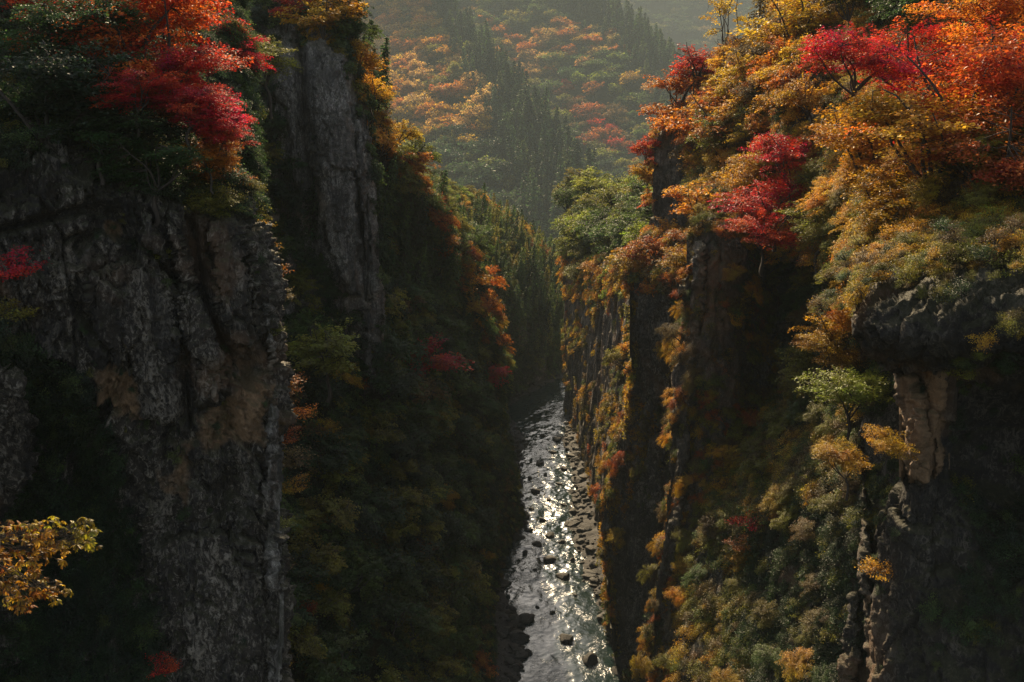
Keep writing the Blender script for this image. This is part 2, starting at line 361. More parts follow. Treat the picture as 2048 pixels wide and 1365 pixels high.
def slab(cliff_key, poly, thick, mat, res=0.10, name='rock_slab', round_px=14, amp=0.35, stains=()):
    """one separate slab or rib standing proud of a cliff: a closed body with its own edges, let into the cliff behind it."""
    pk = PATCH[cliff_key]; G = pk['base']
    bv = pk.get('bvh')
    if bv is None:
        g = G[::max(1, G.shape[0] // 90), ::max(1, G.shape[1] // 90)]
        bv = pk['bvh'] = BVHTree.FromPolygons([tuple(v) for v in g.reshape(-1, 3)], [tuple(int(k) for k in f) for f in grid_faces(g.shape[0], g.shape[1])])
    xs = [p[0] for p in poly]; ys = [p[1] for p in poly]
    x0, x1, y0, y1 = min(xs), max(xs), min(ys), max(ys)
    cxy = (sum(xs) / len(xs), sum(ys) / len(ys))
    def hit(px, py):
        u = (px - 1024) / FPX; v = (py - 682.5) / FPX
        dr = Vector((u, _cp - v * _sp, -_sp - v * _cp)).normalized()
        h = bv.ray_cast(Vector((0, 0, CAM_H)), dr)
        return (h[3] if h[0] is not None else None), dr
    dpt = [hit(cxy[0], cxy[1])[0], ] + [hit(*p)[0] for p in poly]
    dpt = [d for d in dpt if d]; dmean = float(np.median(dpt))
    step = res * FPX / dmean
    nu, nv = int((x1 - x0) / step) + 5, int((y1 - y0) / step) + 5
    X, Yp = np.meshgrid(np.linspace(x0 - 2 * step, x1 + 2 * step, nu), np.linspace(y0 - 2 * step, y1 + 2 * step, nv))
    # coarse depth lookup, then bilinear
    cu, cv = 14, 20
    CX, CY = np.linspace(X.min(), X.max(), cu), np.linspace(Yp.min(), Yp.max(), cv)
    D = np.zeros((cv, cu))
    for j, yy in enumerate(CY):
        for i, xx in enumerate(CX):
            h, _ = hit(xx, yy); D[j, i] = h if h else dmean
    D = np.clip(D, dmean * 0.85, dmean * 1.15)
    fx = (X - CX[0]) / (CX[1] - CX[0]); fy = (Yp - CY[0]) / (CY[1] - CY[0])
    ix = np.clip(fx.astype(int), 0, cu - 2); iy = np.clip(fy.astype(int), 0, cv - 2); fx -= ix; fy -= iy
    DD = D[iy, ix] * (1 - fx) * (1 - fy) + D[iy, ix + 1] * fx * (1 - fy) + D[iy + 1, ix] * (1 - fx) * fy + D[iy + 1, ix + 1] * fx * fy
    wob = fbm(np.stack([X.ravel() * 0.02, Yp.ravel() * 0.011, np.full(X.size, dmean)], 1), 4).reshape(X.shape)
    e = poly_dist(X, Yp, poly) + wob * 16
    prof = np.sqrt(np.clip(sstep(0, round_px, e), 0, 1))
    off = thick * prof - (1 - prof) * 1.2
    off += fbm(np.stack([X.ravel() * 0.006, Yp.ravel() * 0.003, np.full(X.size, dmean + 9)], 1), 3).reshape(X.shape) * thick * 0.5 * prof
    T = DD - off
    u = (X - 1024) / FPX; v = (Yp - 682.5) / FPX
    dr = np.stack([u, _cp - v * _sp, -_sp - v * _cp], -1); dr /= np.linalg.norm(dr, axis=-1, keepdims=True)
    P = np.array([0, 0, CAM_H]) + dr * T[..., None]
    n = normals(P); q = P.reshape(-1, 3)
    dd = rock_disp(q, None, amp, 0.55, 4.0)
    P = (q + n.reshape(-1, 3) * (dd * prof.ravel())[:, None])
    keep = (e > -3.5 * step)
    F = grid_faces(nv, nu)
    F = F[keep.ravel()[F].all(1)]
    used = np.unique(F); remap = -np.ones(len(P), int); remap[used] = np.arange(len(used))
    V = P[used]; F = remap[F]
    # back wall inside the cliff closes the body
    nb = len(V); B = V + dr.reshape(-1, 3)[used] * 1.2
    ed = np.sort(np.stack([F, np.roll(F, -1, 1)], -1).reshape(-1, 2), 1); raw = np.stack([F, np.roll(F, -1, 1)], -1).reshape(-1, 2)
    _, inv, cnt = np.unique(ed, axis=0, return_inverse=True, return_counts=True)
    bd = raw[cnt[inv.ravel()] == 1]
    rim = np.unique(bd); rm = -np.ones(nb, int); rm[rim] = np.arange(len(rim)) + nb
    side = np.stack([bd[:, 1], bd[:, 0], rm[bd[:, 0]], rm[bd[:, 1]]], 1)
    V2 = np.concatenate([V, B[rim]]); F2 = np.concatenate([F, side])
    st = np.zeros(len(V2)); xx, yy = pix(V2)
    for pl, sp in stains: st = np.maximum(st, sstep(-sp, sp, poly_dist(xx, yy, pl)))
    me = mesh_np(name, V2, F2, [mat], {'stain': st})
    return put(name, me, parent=pk['obj'])

# ------------------------------------------------------------------ THE CLIFFS AND HILLS
# every control point is (picture x, picture y, distance ahead in metres)
L1 = [[(-420, -160, 58), (-150, -120, 60), (100, -80, 64), (250, -60, 68), (380, -40, 72), (440, -20, 75), (470, 0, 78)],
      [(-420, 120, 46), (-150, 150, 50), (100, 160, 53), (250, 130, 56), (360, 120, 59), (430, 150, 61), (470, 170, 63)],
      [(-420, 260, 41), (-150, 280, 43), (100, 285, 45), (250, 300, 47), (370, 310, 50), (440, 330, 52), (482, 345, 53)],
      [(-420, 400, 38), (-150, 400, 40), (100, 400, 42), (250, 400, 43.5), (370, 410, 45), (440, 420, 46), (492, 425, 48)],
      [(-420, 560, 37.5), (-150, 560, 39.5), (100, 560, 41.5), (250, 560, 43), (370, 560, 44.5), (450, 560, 45.5), (535, 560, 47.5)],
      [(-420, 720, 37), (-150, 720, 39), (60, 720, 42.5), (230, 720, 43), (370, 720, 44.2), (460, 720, 45.5), (548, 720, 47)],
      [(-420, 880, 37), (-150, 880, 39), (100, 880, 46), (230, 880, 44.5), (370, 880, 44.3), (460, 880, 45), (550, 880, 46.5)],
      [(-420, 1060, 37), (-150, 1060, 39), (90, 1060, 47), (240, 1060, 46.5), (370, 1060, 44.5), (460, 1060, 44.6), (546, 1060, 46)],
      [(-420, 1220, 36), (-150, 1220, 38), (90, 1220, 45), (240, 1220, 45), (370, 1220, 44), (460, 1220, 44.3), (552, 1220, 45.5)],
      [(-420, 1480, 34), (-150, 1480, 36), (90, 1480, 42), (240, 1480, 43), (370, 1480, 43), (460, 1480, 43.5), (546, 1480, 45)]]
patch('L1', 'cliff', L1, 0.095, M_ROCK, amp=0.66, cell=0.9, fine=1.7, back=[('R', [(0.1, 2.5, -0.5), (-1, 9, -2), (-2, 22, -4)])],
      stains=[([(195, 720), (250, 730), (290, 830), (285, 850), (230, 830), (200, 770)], 10),
              ([(385, 850), (430, 800), (500, 740), (530, 720), (540, 900), (500, 900), (390, 900), (370, 1020), (330, 960)], 26),
              ([(215, 440), (250, 440), (262, 480), (225, 480)], 10)],
      dents=[([(365, 425), (400, 425), (425, 600), (470, 700), (490, 740), (440, 745), (420, 680), (385, 540)], 2.8, 12),
             ([(-40, 460), (90, 425), (200, 395), (250, 410), (300, 490), (350, 520), (395, 600), (370, 600), (290, 500), (200, 470), (160, 520), (140, 500), (190, 430), (90, 450), (-40, 490)], 0.9, 9),
             ([(460, 705), (520, 700), (540, 740), (500, 790), (455, 760)], 1.5, 20),
             ([(375, 690), (383, 690), (384, 860), (376, 860)], 1.2, 4),
             ([(400, 985), (470, 930), (500, 1000), (440, 1060), (400, 1060)], 0.9, 22),
             ([(515, 1050), (530, 1060), (548, 1200), (540, 1260), (520, 1200)], 1.0, 8)])
slab('L1', [(408, 432), (448, 425), (488, 440), (500, 560), (520, 690), (505, 708), (470, 712), (446, 690), (428, 600), (414, 500)], 1.3, M_ROCK, round_px=12)
slab('L1', [(486, 452), (505, 470), (512, 560), (532, 680), (520, 705), (508, 660), (496, 560)], 0.9, M_ROCK, round_px=7)
slab('L1', [(345, 560), (375, 565), (420, 640), (455, 720), (468, 790), (440, 815), (400, 825), (380, 810), (376, 700)], 0.9, M_ROCK, round_px=12)
slab('L1', [(262, 410), (300, 400), (330, 470), (345, 540), (325, 530), (285, 490)], 0.8, M_ROCK, round_px=9)
slab('L1', [(318, 405), (362, 412), (385, 520), (398, 590), (380, 585), (352, 530), (330, 470)], 0.9, M_ROCK, round_px=9)
slab('L1', [(165, 560), (250, 510), (325, 545), (352, 600), (370, 720), (374, 830), (330, 850), (290, 840), (250, 720), (190, 690)], 0.6, M_ROCK, round_px=14)
slab('L1', [(100, 298), (150, 290), (188, 305), (200, 395), (165, 405), (128, 425)], 0.7, M_ROCK, round_px=9)
slab('L1', [(516, 600), (552, 595), (553, 720), (552, 880), (548, 1000), (553, 1140), (560, 1280), (548, 1400), (532, 1400), (545, 1200), (536, 1080), (522, 980), (530, 880), (536, 760)], 0.7, M_ROCK_L, round_px=8)
slab('L1', [(-120, 700), (-40, 690), (20, 735), (55, 775), (74, 840), (66, 930), (40, 1000), (10, 1060), (-60, 1100), (-140, 1050)], 4.2, M_ROCK, round_px=26, amp=0.5)
slab('L1', [(290, 1090), (350, 1060), (440, 1050), (520, 1110), (515, 1230), (540, 1400), (420, 1400), (340, 1260)], 0.7, M_ROCK, round_px=22)

L2 = [[(300, -200, 128), (450, -180, 124), (540, -160, 122), (590, -140, 120), (650, -60, 116), (690, -20, 114)],
      [(300, -40, 116), (450, -30, 112), (540, 0, 110), (596, 20, 107), (650, 45, 104), (686, 62, 104)],
      [(300, 110, 106), (450, 110, 103), (545, 110, 102), (604, 105, 101), (650, 110, 100), (704, 118, 101)],
      [(300, 230, 101), (450, 230, 99), (545, 230, 100), (608, 230, 100), (660, 230, 98.5), (722, 232, 100)],
      [(300, 380, 97), (450, 380, 96), (550, 380, 99), (616, 380, 99.5), (670, 380, 98), (738, 380, 99.5)],
      [(300, 520, 94), (450, 520, 93), (560, 520, 97), (640, 520, 99), (690, 520, 98), (744, 520, 99)],
      [(300, 640, 91), (450, 640, 90), (570, 640, 94), (660, 640, 98), (705, 640, 98), (752, 640, 98.5)],
      [(300, 780, 87), (450, 780, 86), (570, 780, 90), (660, 780, 95), (715, 780, 98), (756, 780, 99)]]
patch('L2', 'cliff', L2, 0.24, M_ROCK_L, amp=0.75, cell=1.1, vert=4, back=[('R', [(0.2, 4, 0), (-1, 14, -2), (-4, 30, -8)])],
      dents=[([(590, 70), (612, 70), (622, 300), (634, 480), (622, 480), (604, 300)], 5.0, 6),
             ([(722, 330), (732, 330), (740, 600), (730, 600)], 3.5, 4)],
      stains=[([(678, 355), (702, 355), (702, 378), (680, 375)], 4)])
slab('L2', [(560, 60), (588, 62), (596, 200), (606, 330), (612, 470), (596, 470), (575, 300), (562, 160)], 0.9, M_ROCK_L, res=0.2, round_px=9)
slab('L2', [(608, 82), (640, 80), (690, 110), (706, 190), (716, 330), (722, 480), (728, 600), (700, 590), (660, 520), (640, 470), (626, 330), (614, 200)], 1.8, M_ROCK_L, res=0.2, round_px=9)
slab('L2', [(712, 235), (722, 260), (731, 330), (738, 450), (742, 600), (736, 620), (728, 520), (722, 400), (714, 320)], 1.6, M_ROCK_L, res=0.2, round_px=4)
slab('L2', [(735, 370), (744, 380), (748, 500), (750, 610), (742, 600), (738, 480)], 1.0, M_ROCK_L, res=0.2, round_px=4)
slab('L2', [(712, 615), (748, 605), (757, 680), (758, 755), (742, 770), (724, 700)], 1.3, M_ROCK_L, res=0.2, round_px=6)

L3 = [[(380, 560, 96), (500, 600, 97), (600, 615, 100), (690, 640, 104), (760, 600, 112), (820, 620, 124), (880, 640, 140), (935, 660, 158)],
      [(380, 700, 88), (500, 730, 89), (600, 750, 92), (700, 760, 98), (790, 760, 110), (860, 770, 122), (930, 790, 138), (982, 800, 162)],
      [(380, 880, 80), (480, 890, 81), (600, 900, 84), (710, 900, 92), (810, 900, 104), (890, 900, 118), (960, 900, 136), (1004, 890, 163)],
      [(380, 1050, 73), (480, 1050, 74), (600, 1050, 78), (720, 1050, 86), (820, 1050, 98), (900, 1050, 112), (980, 1040, 130), (1042, 1030, 149)],
      [(380, 1200, 67), (480, 1200, 68), (600, 1200, 72), (720, 1200, 80), (820, 1200, 90), (900, 1190, 102), (960, 1180, 114), (992, 1150, 130)],
      [(380, 1365, 60), (480, 1365, 62), (600, 1365, 66), (720, 1365, 73), (820, 1365, 82), (890, 1360, 90), (940, 1350, 98), (972, 1330, 108)],
      [(380, 1560, 52), (480, 1560, 54), (600, 1560, 57), (720, 1560, 62), (820, 1560, 68), (890, 1560, 73), (930, 1560, 79), (968, 1540, 86)]]
patch('L3', 'hillside', L3, 0.5, M_SOIL, amp=0.8, soft=True, back=[('R', [(0.5, 1.5, -3), (0.5, 2, -8)])])
L4t = [(640, 120, 116), (700, 240, 120), (770, 345, 126), (832, 425, 134), (888, 520, 143), (926, 620, 150), (944, 720, 156), (956, 820, 160), (982, 915, 161)]
L4m = [(620, 330, 108), (680, 450, 112), (740, 530, 118), (800, 600, 124), (850, 670, 132), (895, 740, 140), (918, 815, 146), (942, 880, 150), (976, 960, 154)]
L4b = [(600, 560, 98), (655, 700, 99), (720, 780, 103), (780, 840, 108), (840, 900, 114), (890, 960, 122), (925, 1000, 130), (945, 1030, 138), (985, 1040, 144)]
C4 = [[np.add(at(*p), (4, 26, -18)) for p in L4t], [np.add(at(*p), (3, 9, -3)) for p in L4t], [at(*p) for p in L4t], [at(*p) for p in L4m], [at(*p) for p in L4b]]
def patch_world(key, name, C, res, mat, amp, cell=1.0, soft=True, vert=3.2, fine=1.0):
    C = np.array(C, float)
    lv = np.linalg.norm(np.diff(C, axis=0), axis=-1).sum(0).mean(); lu = np.linalg.norm(np.diff(C, axis=1), axis=-1).sum(1).mean()
    nv, nu = max(8, int(lv / res)), max(8, int(lu / res)); G = surf(C, nv, nu); n = normals(G); P = G.reshape(-1, 3)
    d = (fbm(P * 0.06 / cell, 4) * 3.0 + fbm(P * 0.4 / cell, 3) * 0.6) * amp if soft else rock_disp(P, n, amp, cell, vert, fine)
    G2 = (P + n.reshape(-1, 3) * d[:, None]).reshape(nv, nu, 3)
    o = put(name, mesh_np(name, G2.reshape(-1, 3), grid_faces(nv, nu), [mat], {'stain': np.zeros(len(P))}), kind='structure')
    PATCH[key] = dict(obj=o, G=G2, base=G, n=normals(G2), C=C, bn=n)
    return o
patch_world('L4', 'hillside', C4, 0.6, M_ROCK, 0.45, cell=1.5, soft=False)
L5t = [(700, 250, 246), (780, 325, 250), (860, 372, 256), (930, 410, 264), (990, 450, 272), (1050, 498, 280), (1100, 535, 284), (1150, 585, 282), (1190, 660, 276)]
L5m = [(740, 470, 180), (790, 520, 185), (850, 560, 192), (920, 600, 200), (980, 620, 208), (1030, 650, 218), (1080, 680, 228), (1120, 700, 240), (1180, 715, 250)]
L5b = [(760, 800, 180), (810, 830, 190), (870, 830, 196), (940, 826, 201), (1000, 806, 209), (1040, 785, 217), (1085, 764, 225), (1130, 742, 236), (1190, 738, 240)]
C5 = [[np.add(at(*p), (8, 60, -30)) for p in L5t], [np.add(at(*p), (3, 14, -4)) for p in L5t], [at(*p) for p in L5t], [at(*p) for p in L5m], [at(*p) for p in L5b]]
patch_world('L5', 'hillside', C5, 1.0, M_ROCK, 0.7, cell=2.0, soft=False)

B1 = [[(480, -160, 2016), (620, -140, 1953), (720, -120, 1858), (800, -100, 1764), (860, -90, 1669)],
      [(480, 30, 1710), (620, 40, 1662), (740, 60, 1590), (860, 70, 1500), (935, 75, 1445)],
      [(480, 140, 1510), (620, 150, 1465), (760, 160, 1396), (900, 160, 1309), (1005, 158, 1268)],
      [(480, 240, 1322), (640, 250, 1280), (790, 250, 1213), (950, 245, 1154), (1080, 240, 1118)],
      [(480, 340, 1146), (660, 350, 1107), (830, 350, 1056), (1010, 340, 1013), (1138, 330, 988)],
      [(480, 440, 984), (680, 450, 949), (870, 450, 916), (1050, 440, 892), (1190, 420, 873)],
      [(480, 540, 832), (700, 550, 810), (900, 550, 787), (1080, 545, 769), (1222, 500, 776)],
      [(480, 660, 683), (700, 660, 667), (900, 660, 651), (1100, 660, 641), (1250, 600, 667)]]
patch('B1', 'mountain', B1, 8.0, M_SOIL, amp=2.0, cell=4, soft=True, back=[('R', [(6, 30, -16), (10, 90, -50)])])
B2 = [[(700, -140, 2352), (850, -120, 2293), (950, -110, 2234), (1040, -100, 2158), (1085, -90, 2116)],
      [(760, 0, 2016), (900, 0, 2000), (1010, 0, 1944), (1120, 5, 1888), (1195, 12, 1848)],
      [(820, 110, 1755), (960, 110, 1729), (1090, 115, 1675), (1240, 118, 1611), (1345, 122, 1574)],
      [(900, 250, 1486), (1020, 250, 1461), (1140, 250, 1411), (1290, 250, 1360), (1420, 230, 1335)],
      [(960, 400, 1213), (1080, 400, 1190), (1200, 400, 1160), (1330, 400, 1117), (1480, 380, 1099)],
      [(1000, 560, 940), (1120, 560, 922), (1240, 560, 904), (1360, 560, 886), (1520, 560, 873)],
      [(1000, 690, 693), (1120, 690, 684), (1240, 690, 676), (1360, 690, 667), (1520, 690, 651)]]
patch('B2', 'mountain', B2, 9.5, M_SOIL, amp=2.2, cell=4, soft=True, back=[('R', [(10, 40, -20), (30, 130, -70)])])
B3 = [[(100, -170, 4251), (500, -170, 4195), (900, -170, 4111), (1250, -170, 4025), (1600, -170, 3969), (2400, -170, 3911)],
      [(100, -100, 3684), (500, -100, 3684), (900, -90, 3628), (1250, -70, 3544), (1600, -90, 3486), (2400, -100, 3402)],
      [(100, 60, 3259), (500, 60, 3259), (900, 70, 3204), (1250, 70, 3090), (1600, 70, 3032), (2400, 60, 2977)],
      [(100, 220, 2692), (500, 220, 2692), (900, 220, 2664), (1250, 220, 2550), (1600, 220, 2494), (2400, 220, 2437)],
      [(100, 420, 1983), (500, 420, 1983), (900, 420, 1983), (1250, 420, 1927), (1600, 420, 1870), (2400, 420, 1814)]]
patch('B3', 'mountain', B3, 24.0, M_SOIL, amp=6.0, cell=8, soft=True)

# right bank
RA = [[(1130, 505, 222), (1150, 520, 210), (1175, 520, 196), (1205, 515, 180), (1245, 505, 160), (1300, 490, 145)],
      [(1130, 560, 216), (1150, 560, 204), (1172, 560, 190), (1202, 562, 174), (1240, 565, 154), (1290, 565, 136)],
      [(1132, 660, 213), (1146, 670, 201), (1166, 680, 186), (1196, 690, 170), (1232, 700, 150), (1280, 700, 130)],
      [(1134, 740, 212), (1147, 770, 200), (1164, 800, 183), (1190, 830, 166), (1222, 850, 146), (1260, 860, 127)],
      [(1134, 805, 211), (1150, 880, 192), (1168, 960, 171), (1190, 1050, 150), (1212, 1150, 132), (1236, 1260, 117)]]
C = [[at(*p) for p in r] for r in RA]
C = [[np.add(r[0], (25, 8, 0))] + r for r in C]; C = [[np.add(p, (0, 0, 0)) for p in r] for r in C]
C.append([np.add(p, (0, 0, -4)) for p in C[-1]])
patch_world('RA', 'cliff', C, 0.33, M_ROCK_B, 0.55, cell=1.5, soft=False, vert=8, fine=0.3)
GR = [[(1130, 380, 250), (1180, 400, 240), (1230, 420, 228), (1280, 420, 215), (1340, 400, 200)],
      [(1135, 480, 225), (1170, 480, 214), (1210, 475, 200), (1260, 470, 182), (1330, 450, 165)],
      [(1140, 545, 212), (1170, 545, 200), (1205, 545, 184), (1250, 540, 165), (1310, 520, 148)]]
patch('RG', 'hillside', GR, 1.2, M_SOIL, amp=0.6, soft=True)
RS = [[(1370, 210, 150), (1420, 190, 146), (1470, 150, 138), (1560, 150, 128)],
      [(1322, 250, 143), (1360, 250, 140), (1420, 250, 132), (1520, 250, 120)],
      [(1316, 300, 140), (1355, 300, 137), (1410, 310, 130), (1500, 320, 117)],
      [(1311, 440, 139), (1350, 440, 135), (1410, 440, 127), (1500, 440, 114)],
      [(1300, 560, 138), (1345, 560, 134), (1410, 560, 125), (1500, 560, 112)],
      [(1292, 700, 137), (1340, 700, 132), (1410, 700, 122), (1500, 700, 109)]]
patch('RS', 'cliff', RS, 0.3, M_ROCK_B, amp=0.7, cell=1.1, vert=5, back=[('L', [(0.2, 5, 0), (3, 18, -1), (14, 34, -4)])])
RB = [[(1290, 470, 132), (1330, 470, 126), (1380, 470, 120), (1450, 470, 116), (1520, 470, 114)],
      [(1262, 560, 119), (1300, 555, 116), (1360, 550, 112), (1430, 550, 110), (1500, 550, 110)],
      [(1264, 690, 117), (1302, 690, 114), (1360, 690, 110), (1430, 690, 108), (1500, 690, 108)],
      [(1262, 800, 117), (1300, 800, 114), (1355, 800, 110), (1430, 800, 107), (1500, 800, 106)],
      [(1240, 900, 117), (1285, 900, 114), (1345, 900, 110), (1420, 900, 106), (1500, 900, 104)],
      [(1216, 1010, 117), (1270, 1010, 113), (1340, 1010, 108), (1420, 1010, 104), (1500, 1010, 100)],
      [(1212, 1120, 116), (1260, 1120, 111), (1330, 1120, 106), (1420, 1120, 101), (1500, 1120, 97)],
      [(1226, 1260, 114), (1270, 1260, 108), (1330, 1260, 101), (1400, 1260, 97), (1480, 1260, 94)],
      [(1250, 1420, 104), (1290, 1420, 98), (1340, 1420, 92), (1400, 1420, 88), (1480, 1420, 86)],
      [(1262, 1560, 94), (1300, 1560, 90), (1350, 1560, 84), (1400, 1560, 80), (1480, 1560, 78)]]
patch('RB', 'cliff', RB, 0.24, M_ROCK, amp=0.75, cell=1.2, vert=5, fine=0.5, back=[('L', [(0.3, 4, 0), (3, 16, 0), (12, 30, 0)])])
slab('RB', [(1268, 585), (1310, 570), (1352, 575), (1356, 680), (1345, 800), (1310, 815), (1280, 780), (1266, 680)], 1.0, M_ROCK, res=0.2, round_px=12)
slab('RB', [(1222, 1010), (1262, 960), (1300, 880), (1330, 900), (1326, 1100), (1300, 1300), (1240, 1300), (1220, 1150)], 0.9, M_ROCK, res=0.2, round_px=14)
RC = [[(1420, 380, 108), (1460, 380, 102), (1530, 380, 98), (1600, 380, 96), (1680, 380, 94)],
      [(1396, 450, 92), (1440, 450, 90), (1490, 450, 90), (1540, 450, 96), (1640, 450, 94)],
      [(1384, 560, 90), (1430, 560, 88), (1480, 560, 89), (1540, 560, 96), (1640, 560, 92)],
      [(1372, 700, 89), (1420, 700, 86.5), (1470, 700, 88), (1530, 700, 97), (1620, 700, 92)],
      [(1356, 850, 88), (1400, 850, 85.5), (1450, 850, 86.5), (1505, 850, 95), (1580, 850, 88)],
      [(1345, 1000, 87), (1385, 1000, 84), (1430, 1000, 84), (1480, 1000, 88), (1560, 1000, 84)],
      [(1334, 1120, 86), (1372, 1120, 83), (1420, 1120, 82), (1470, 1120, 83), (1540, 1120, 80)],
      [(1316, 1240, 84), (1356, 1240, 81), (1400, 1240, 79), (1450, 1240, 79), (1520, 1240, 77)],
      [(1306, 1380, 80), (1350, 1380, 76), (1400, 1380, 74), (1450, 1380, 73), (1520, 1380, 72)],
      [(1300, 1560, 70), (1350, 1560, 68), (1400, 1560, 66), (1450, 1560, 65), (1520, 1560, 64)]]
patch('RC', 'cliff', RC, 0.19, M_ROCK_B, amp=0.75, cell=1.1, vert=6, fine=0.5, back=[('L', [(0.3, 3, 0), (2, 11, 0), (9, 20, 0)])])
slab('RC', [(1386, 480), (1412, 470), (1420, 560), (1400, 700), (1385, 850), (1368, 1000), (1350, 1150), (1338, 1320), (1316, 1380), (1320, 1220), (1338, 1080), (1352, 900), (1370, 700)], 1.2, M_ROCK_B, res=0.17, round_px=8)
slab('RC', [(1440, 470), (1482, 480), (1486, 580), (1462, 620), (1440, 560)], 0.9, M_ROCK, res=0.17, round_px=10)
slab('RC', [(1500, 720), (1530, 660), (1556, 640), (1552, 720), (1530, 800), (1505, 860), (1480, 880), (1486, 780)], 2.2, M_ROCK, res=0.17, round_px=10)
RD = [[(1480, 330, 104), (1580, 330, 96), (1680, 330, 88), (1780, 330, 78), (1900, 330, 68)],
      [(1490, 500, 101), (1580, 490, 92), (1670, 490, 81), (1760, 500, 70), (1870, 500, 60)],
      [(1540, 640, 100), (1600, 620, 90), (1680, 620, 78), (1750, 620, 68), (1850, 620, 60)],
      [(1560, 780, 92), (1610, 760, 84), (1670, 750, 74), (1740, 760, 66), (1850, 760, 57)],
      [(1470, 900, 86), (1550, 880, 78), (1640, 880, 69), (1740, 880, 61), (1850, 880, 54)],
      [(1420, 1020, 80), (1500, 1020, 73), (1610, 1020, 65), (1720, 1020, 58), (1850, 1020, 52)],
      [(1390, 1180, 76), (1480, 1180, 69), (1590, 1180, 61), (1700, 1180, 55), (1850, 1180, 50)],
      [(1360, 1400, 68), (1460, 1400, 62), (1580, 1400, 56), (1700, 1400, 51), (1850, 1400, 47)],
      [(1350, 1560, 60), (1460, 1560, 56), (1580, 1560, 51), (1700, 1560, 47), (1850, 1560, 44)]]
patch('RD', 'hillside', RD, 0.4, M_ROCK, amp=0.5, cell=1.2)
RT = [[(1600, -330, 190), (1640, -330, 165), (1800, -330, 140), (2000, -330, 118), (2300, -330, 98), (2600, -330, 84)],
      [(1590, -60, 150), (1580, -80, 138), (1720, -100, 116), (1900, -100, 96), (2200, -100, 76), (2500, -100, 64)],
      [(1530, 90, 140), (1590, 75, 128), (1680, 60, 104), (1860, 60, 84), (2140, 60, 66), (2500, 60, 56)],
      [(1430, 175, 142), (1510, 165, 125), (1620, 150, 100), (1800, 150, 78), (2050, 150, 62), (2500, 150, 52)],
      [(1375, 250, 140), (1450, 245, 120), (1570, 230, 98), (1750, 230, 75), (1960, 230, 60), (2500, 230, 49)],
      [(1390, 320, 128), (1450, 330, 113), (1550, 330, 96), (1710, 330, 76), (1900, 330, 58), (2500, 330, 46)],
      [(1400, 400, 115), (1460, 420, 104), (1550, 420, 92), (1690, 430, 73), (1850, 430, 55), (2500, 430, 43)],
      [(1420, 500, 108), (1480, 500, 100), (1570, 520, 90), (1690, 530, 70), (1800, 530, 54), (2500, 530, 41)]]
patch('RT', 'hillside', RT, 0.5, M_ROCK_B, amp=0.7, cell=1.4, back=[('L', [(2, 14, -4), (12, 50, -16)])])
R1 = [[(1830, 410, 62), (1880, 420, 56), (1950, 420, 52), (2100, 410, 48), (2500, 400, 42)],
      [(1770, 500, 52), (1850, 500, 48.5), (1950, 500, 45.5), (2100, 490, 43), (2500, 480, 39)],
      [(1738, 560, 48.5), (1820, 560, 45), (1930, 560, 43), (2100, 560, 41), (2500, 560, 37.5)],
      [(1716, 620, 47), (1800, 620, 43.6), (1920, 620, 41.8), (2100, 620, 40), (2500, 620, 37)],
      [(1716, 675, 46.6), (1800, 675, 43), (1920, 675, 41.2), (2100, 675, 39.6), (2500, 675, 36.8)],
      [(1752, 718, 47.2), (1815, 715, 43.6), (1920, 715, 42), (2100, 715, 40), (2500, 715, 37)],
      [(1798, 745, 49.5), (1842, 745, 47.2), (1900, 745, 45.5), (2080, 745, 43.5), (2500, 745, 39)],
      [(1808, 850, 49), (1845, 850, 46.6), (1888, 850, 47), (2010, 850, 47.5), (2500, 850, 41)],
      [(1806, 960, 49), (1845, 960, 46.6), (1890, 960, 47), (2010, 960, 47.5), (2500, 960, 41)],
      [(1768, 1080, 50), (1820, 1080, 47.2), (1890, 1080, 46.5), (2040, 1080, 45.5), (2500, 1080, 40)],
      [(1742, 1220, 49.5), (1810, 1220, 46.4), (1890, 1220, 45), (2040, 1220, 43.5), (2500, 1220, 38)],
      [(1730, 1420, 47), (1800, 1420, 44), (1890, 1420, 42.5), (2040, 1420, 41), (2500, 1420, 36)],
      [(1730, 1600, 44), (1800, 1600, 41), (1890, 1600, 39.5), (2040, 1600, 38), (2500, 1600, 33)]]
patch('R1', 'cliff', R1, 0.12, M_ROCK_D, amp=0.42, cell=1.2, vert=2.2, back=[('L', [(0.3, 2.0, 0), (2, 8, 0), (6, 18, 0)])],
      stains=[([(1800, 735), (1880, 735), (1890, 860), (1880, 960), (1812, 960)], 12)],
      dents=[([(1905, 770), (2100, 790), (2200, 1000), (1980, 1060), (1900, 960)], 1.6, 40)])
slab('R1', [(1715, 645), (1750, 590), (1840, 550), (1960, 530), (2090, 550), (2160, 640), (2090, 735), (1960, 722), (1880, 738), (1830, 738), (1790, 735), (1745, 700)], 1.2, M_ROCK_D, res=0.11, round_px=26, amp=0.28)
slab('R1', [(1806, 750), (1838, 745), (1848, 830), (1846, 950), (1822, 975), (1808, 930)], 0.7, M_ROCK_B, res=0.11, round_px=8, stains=[([(1790, 730), (1870, 730), (1870, 990), (1790, 990)], 6)])
slab('R1', [(1856, 760), (1885, 750), (1892, 840), (1888, 940), (1868, 960), (1862, 860)], 0.6, M_ROCK_B, res=0.11, round_px=7, stains=[([(1850, 730), (1900, 730), (1900, 990), (1850, 990)], 6)])
slab('RD', [(1714, 890), (1730, 885), (1738, 1000), (1740, 1120), (1752, 1240), (1768, 1365), (1775, 1440), (1738, 1440), (1730, 1300), (1722, 1150), (1716, 1000)], 3.0, M_ROCK_B, res=0.13, round_px=6, amp=0.3, stains=[([(1730, 1190), (1752, 1190), (1780, 1450), (1745, 1450)], 5)])
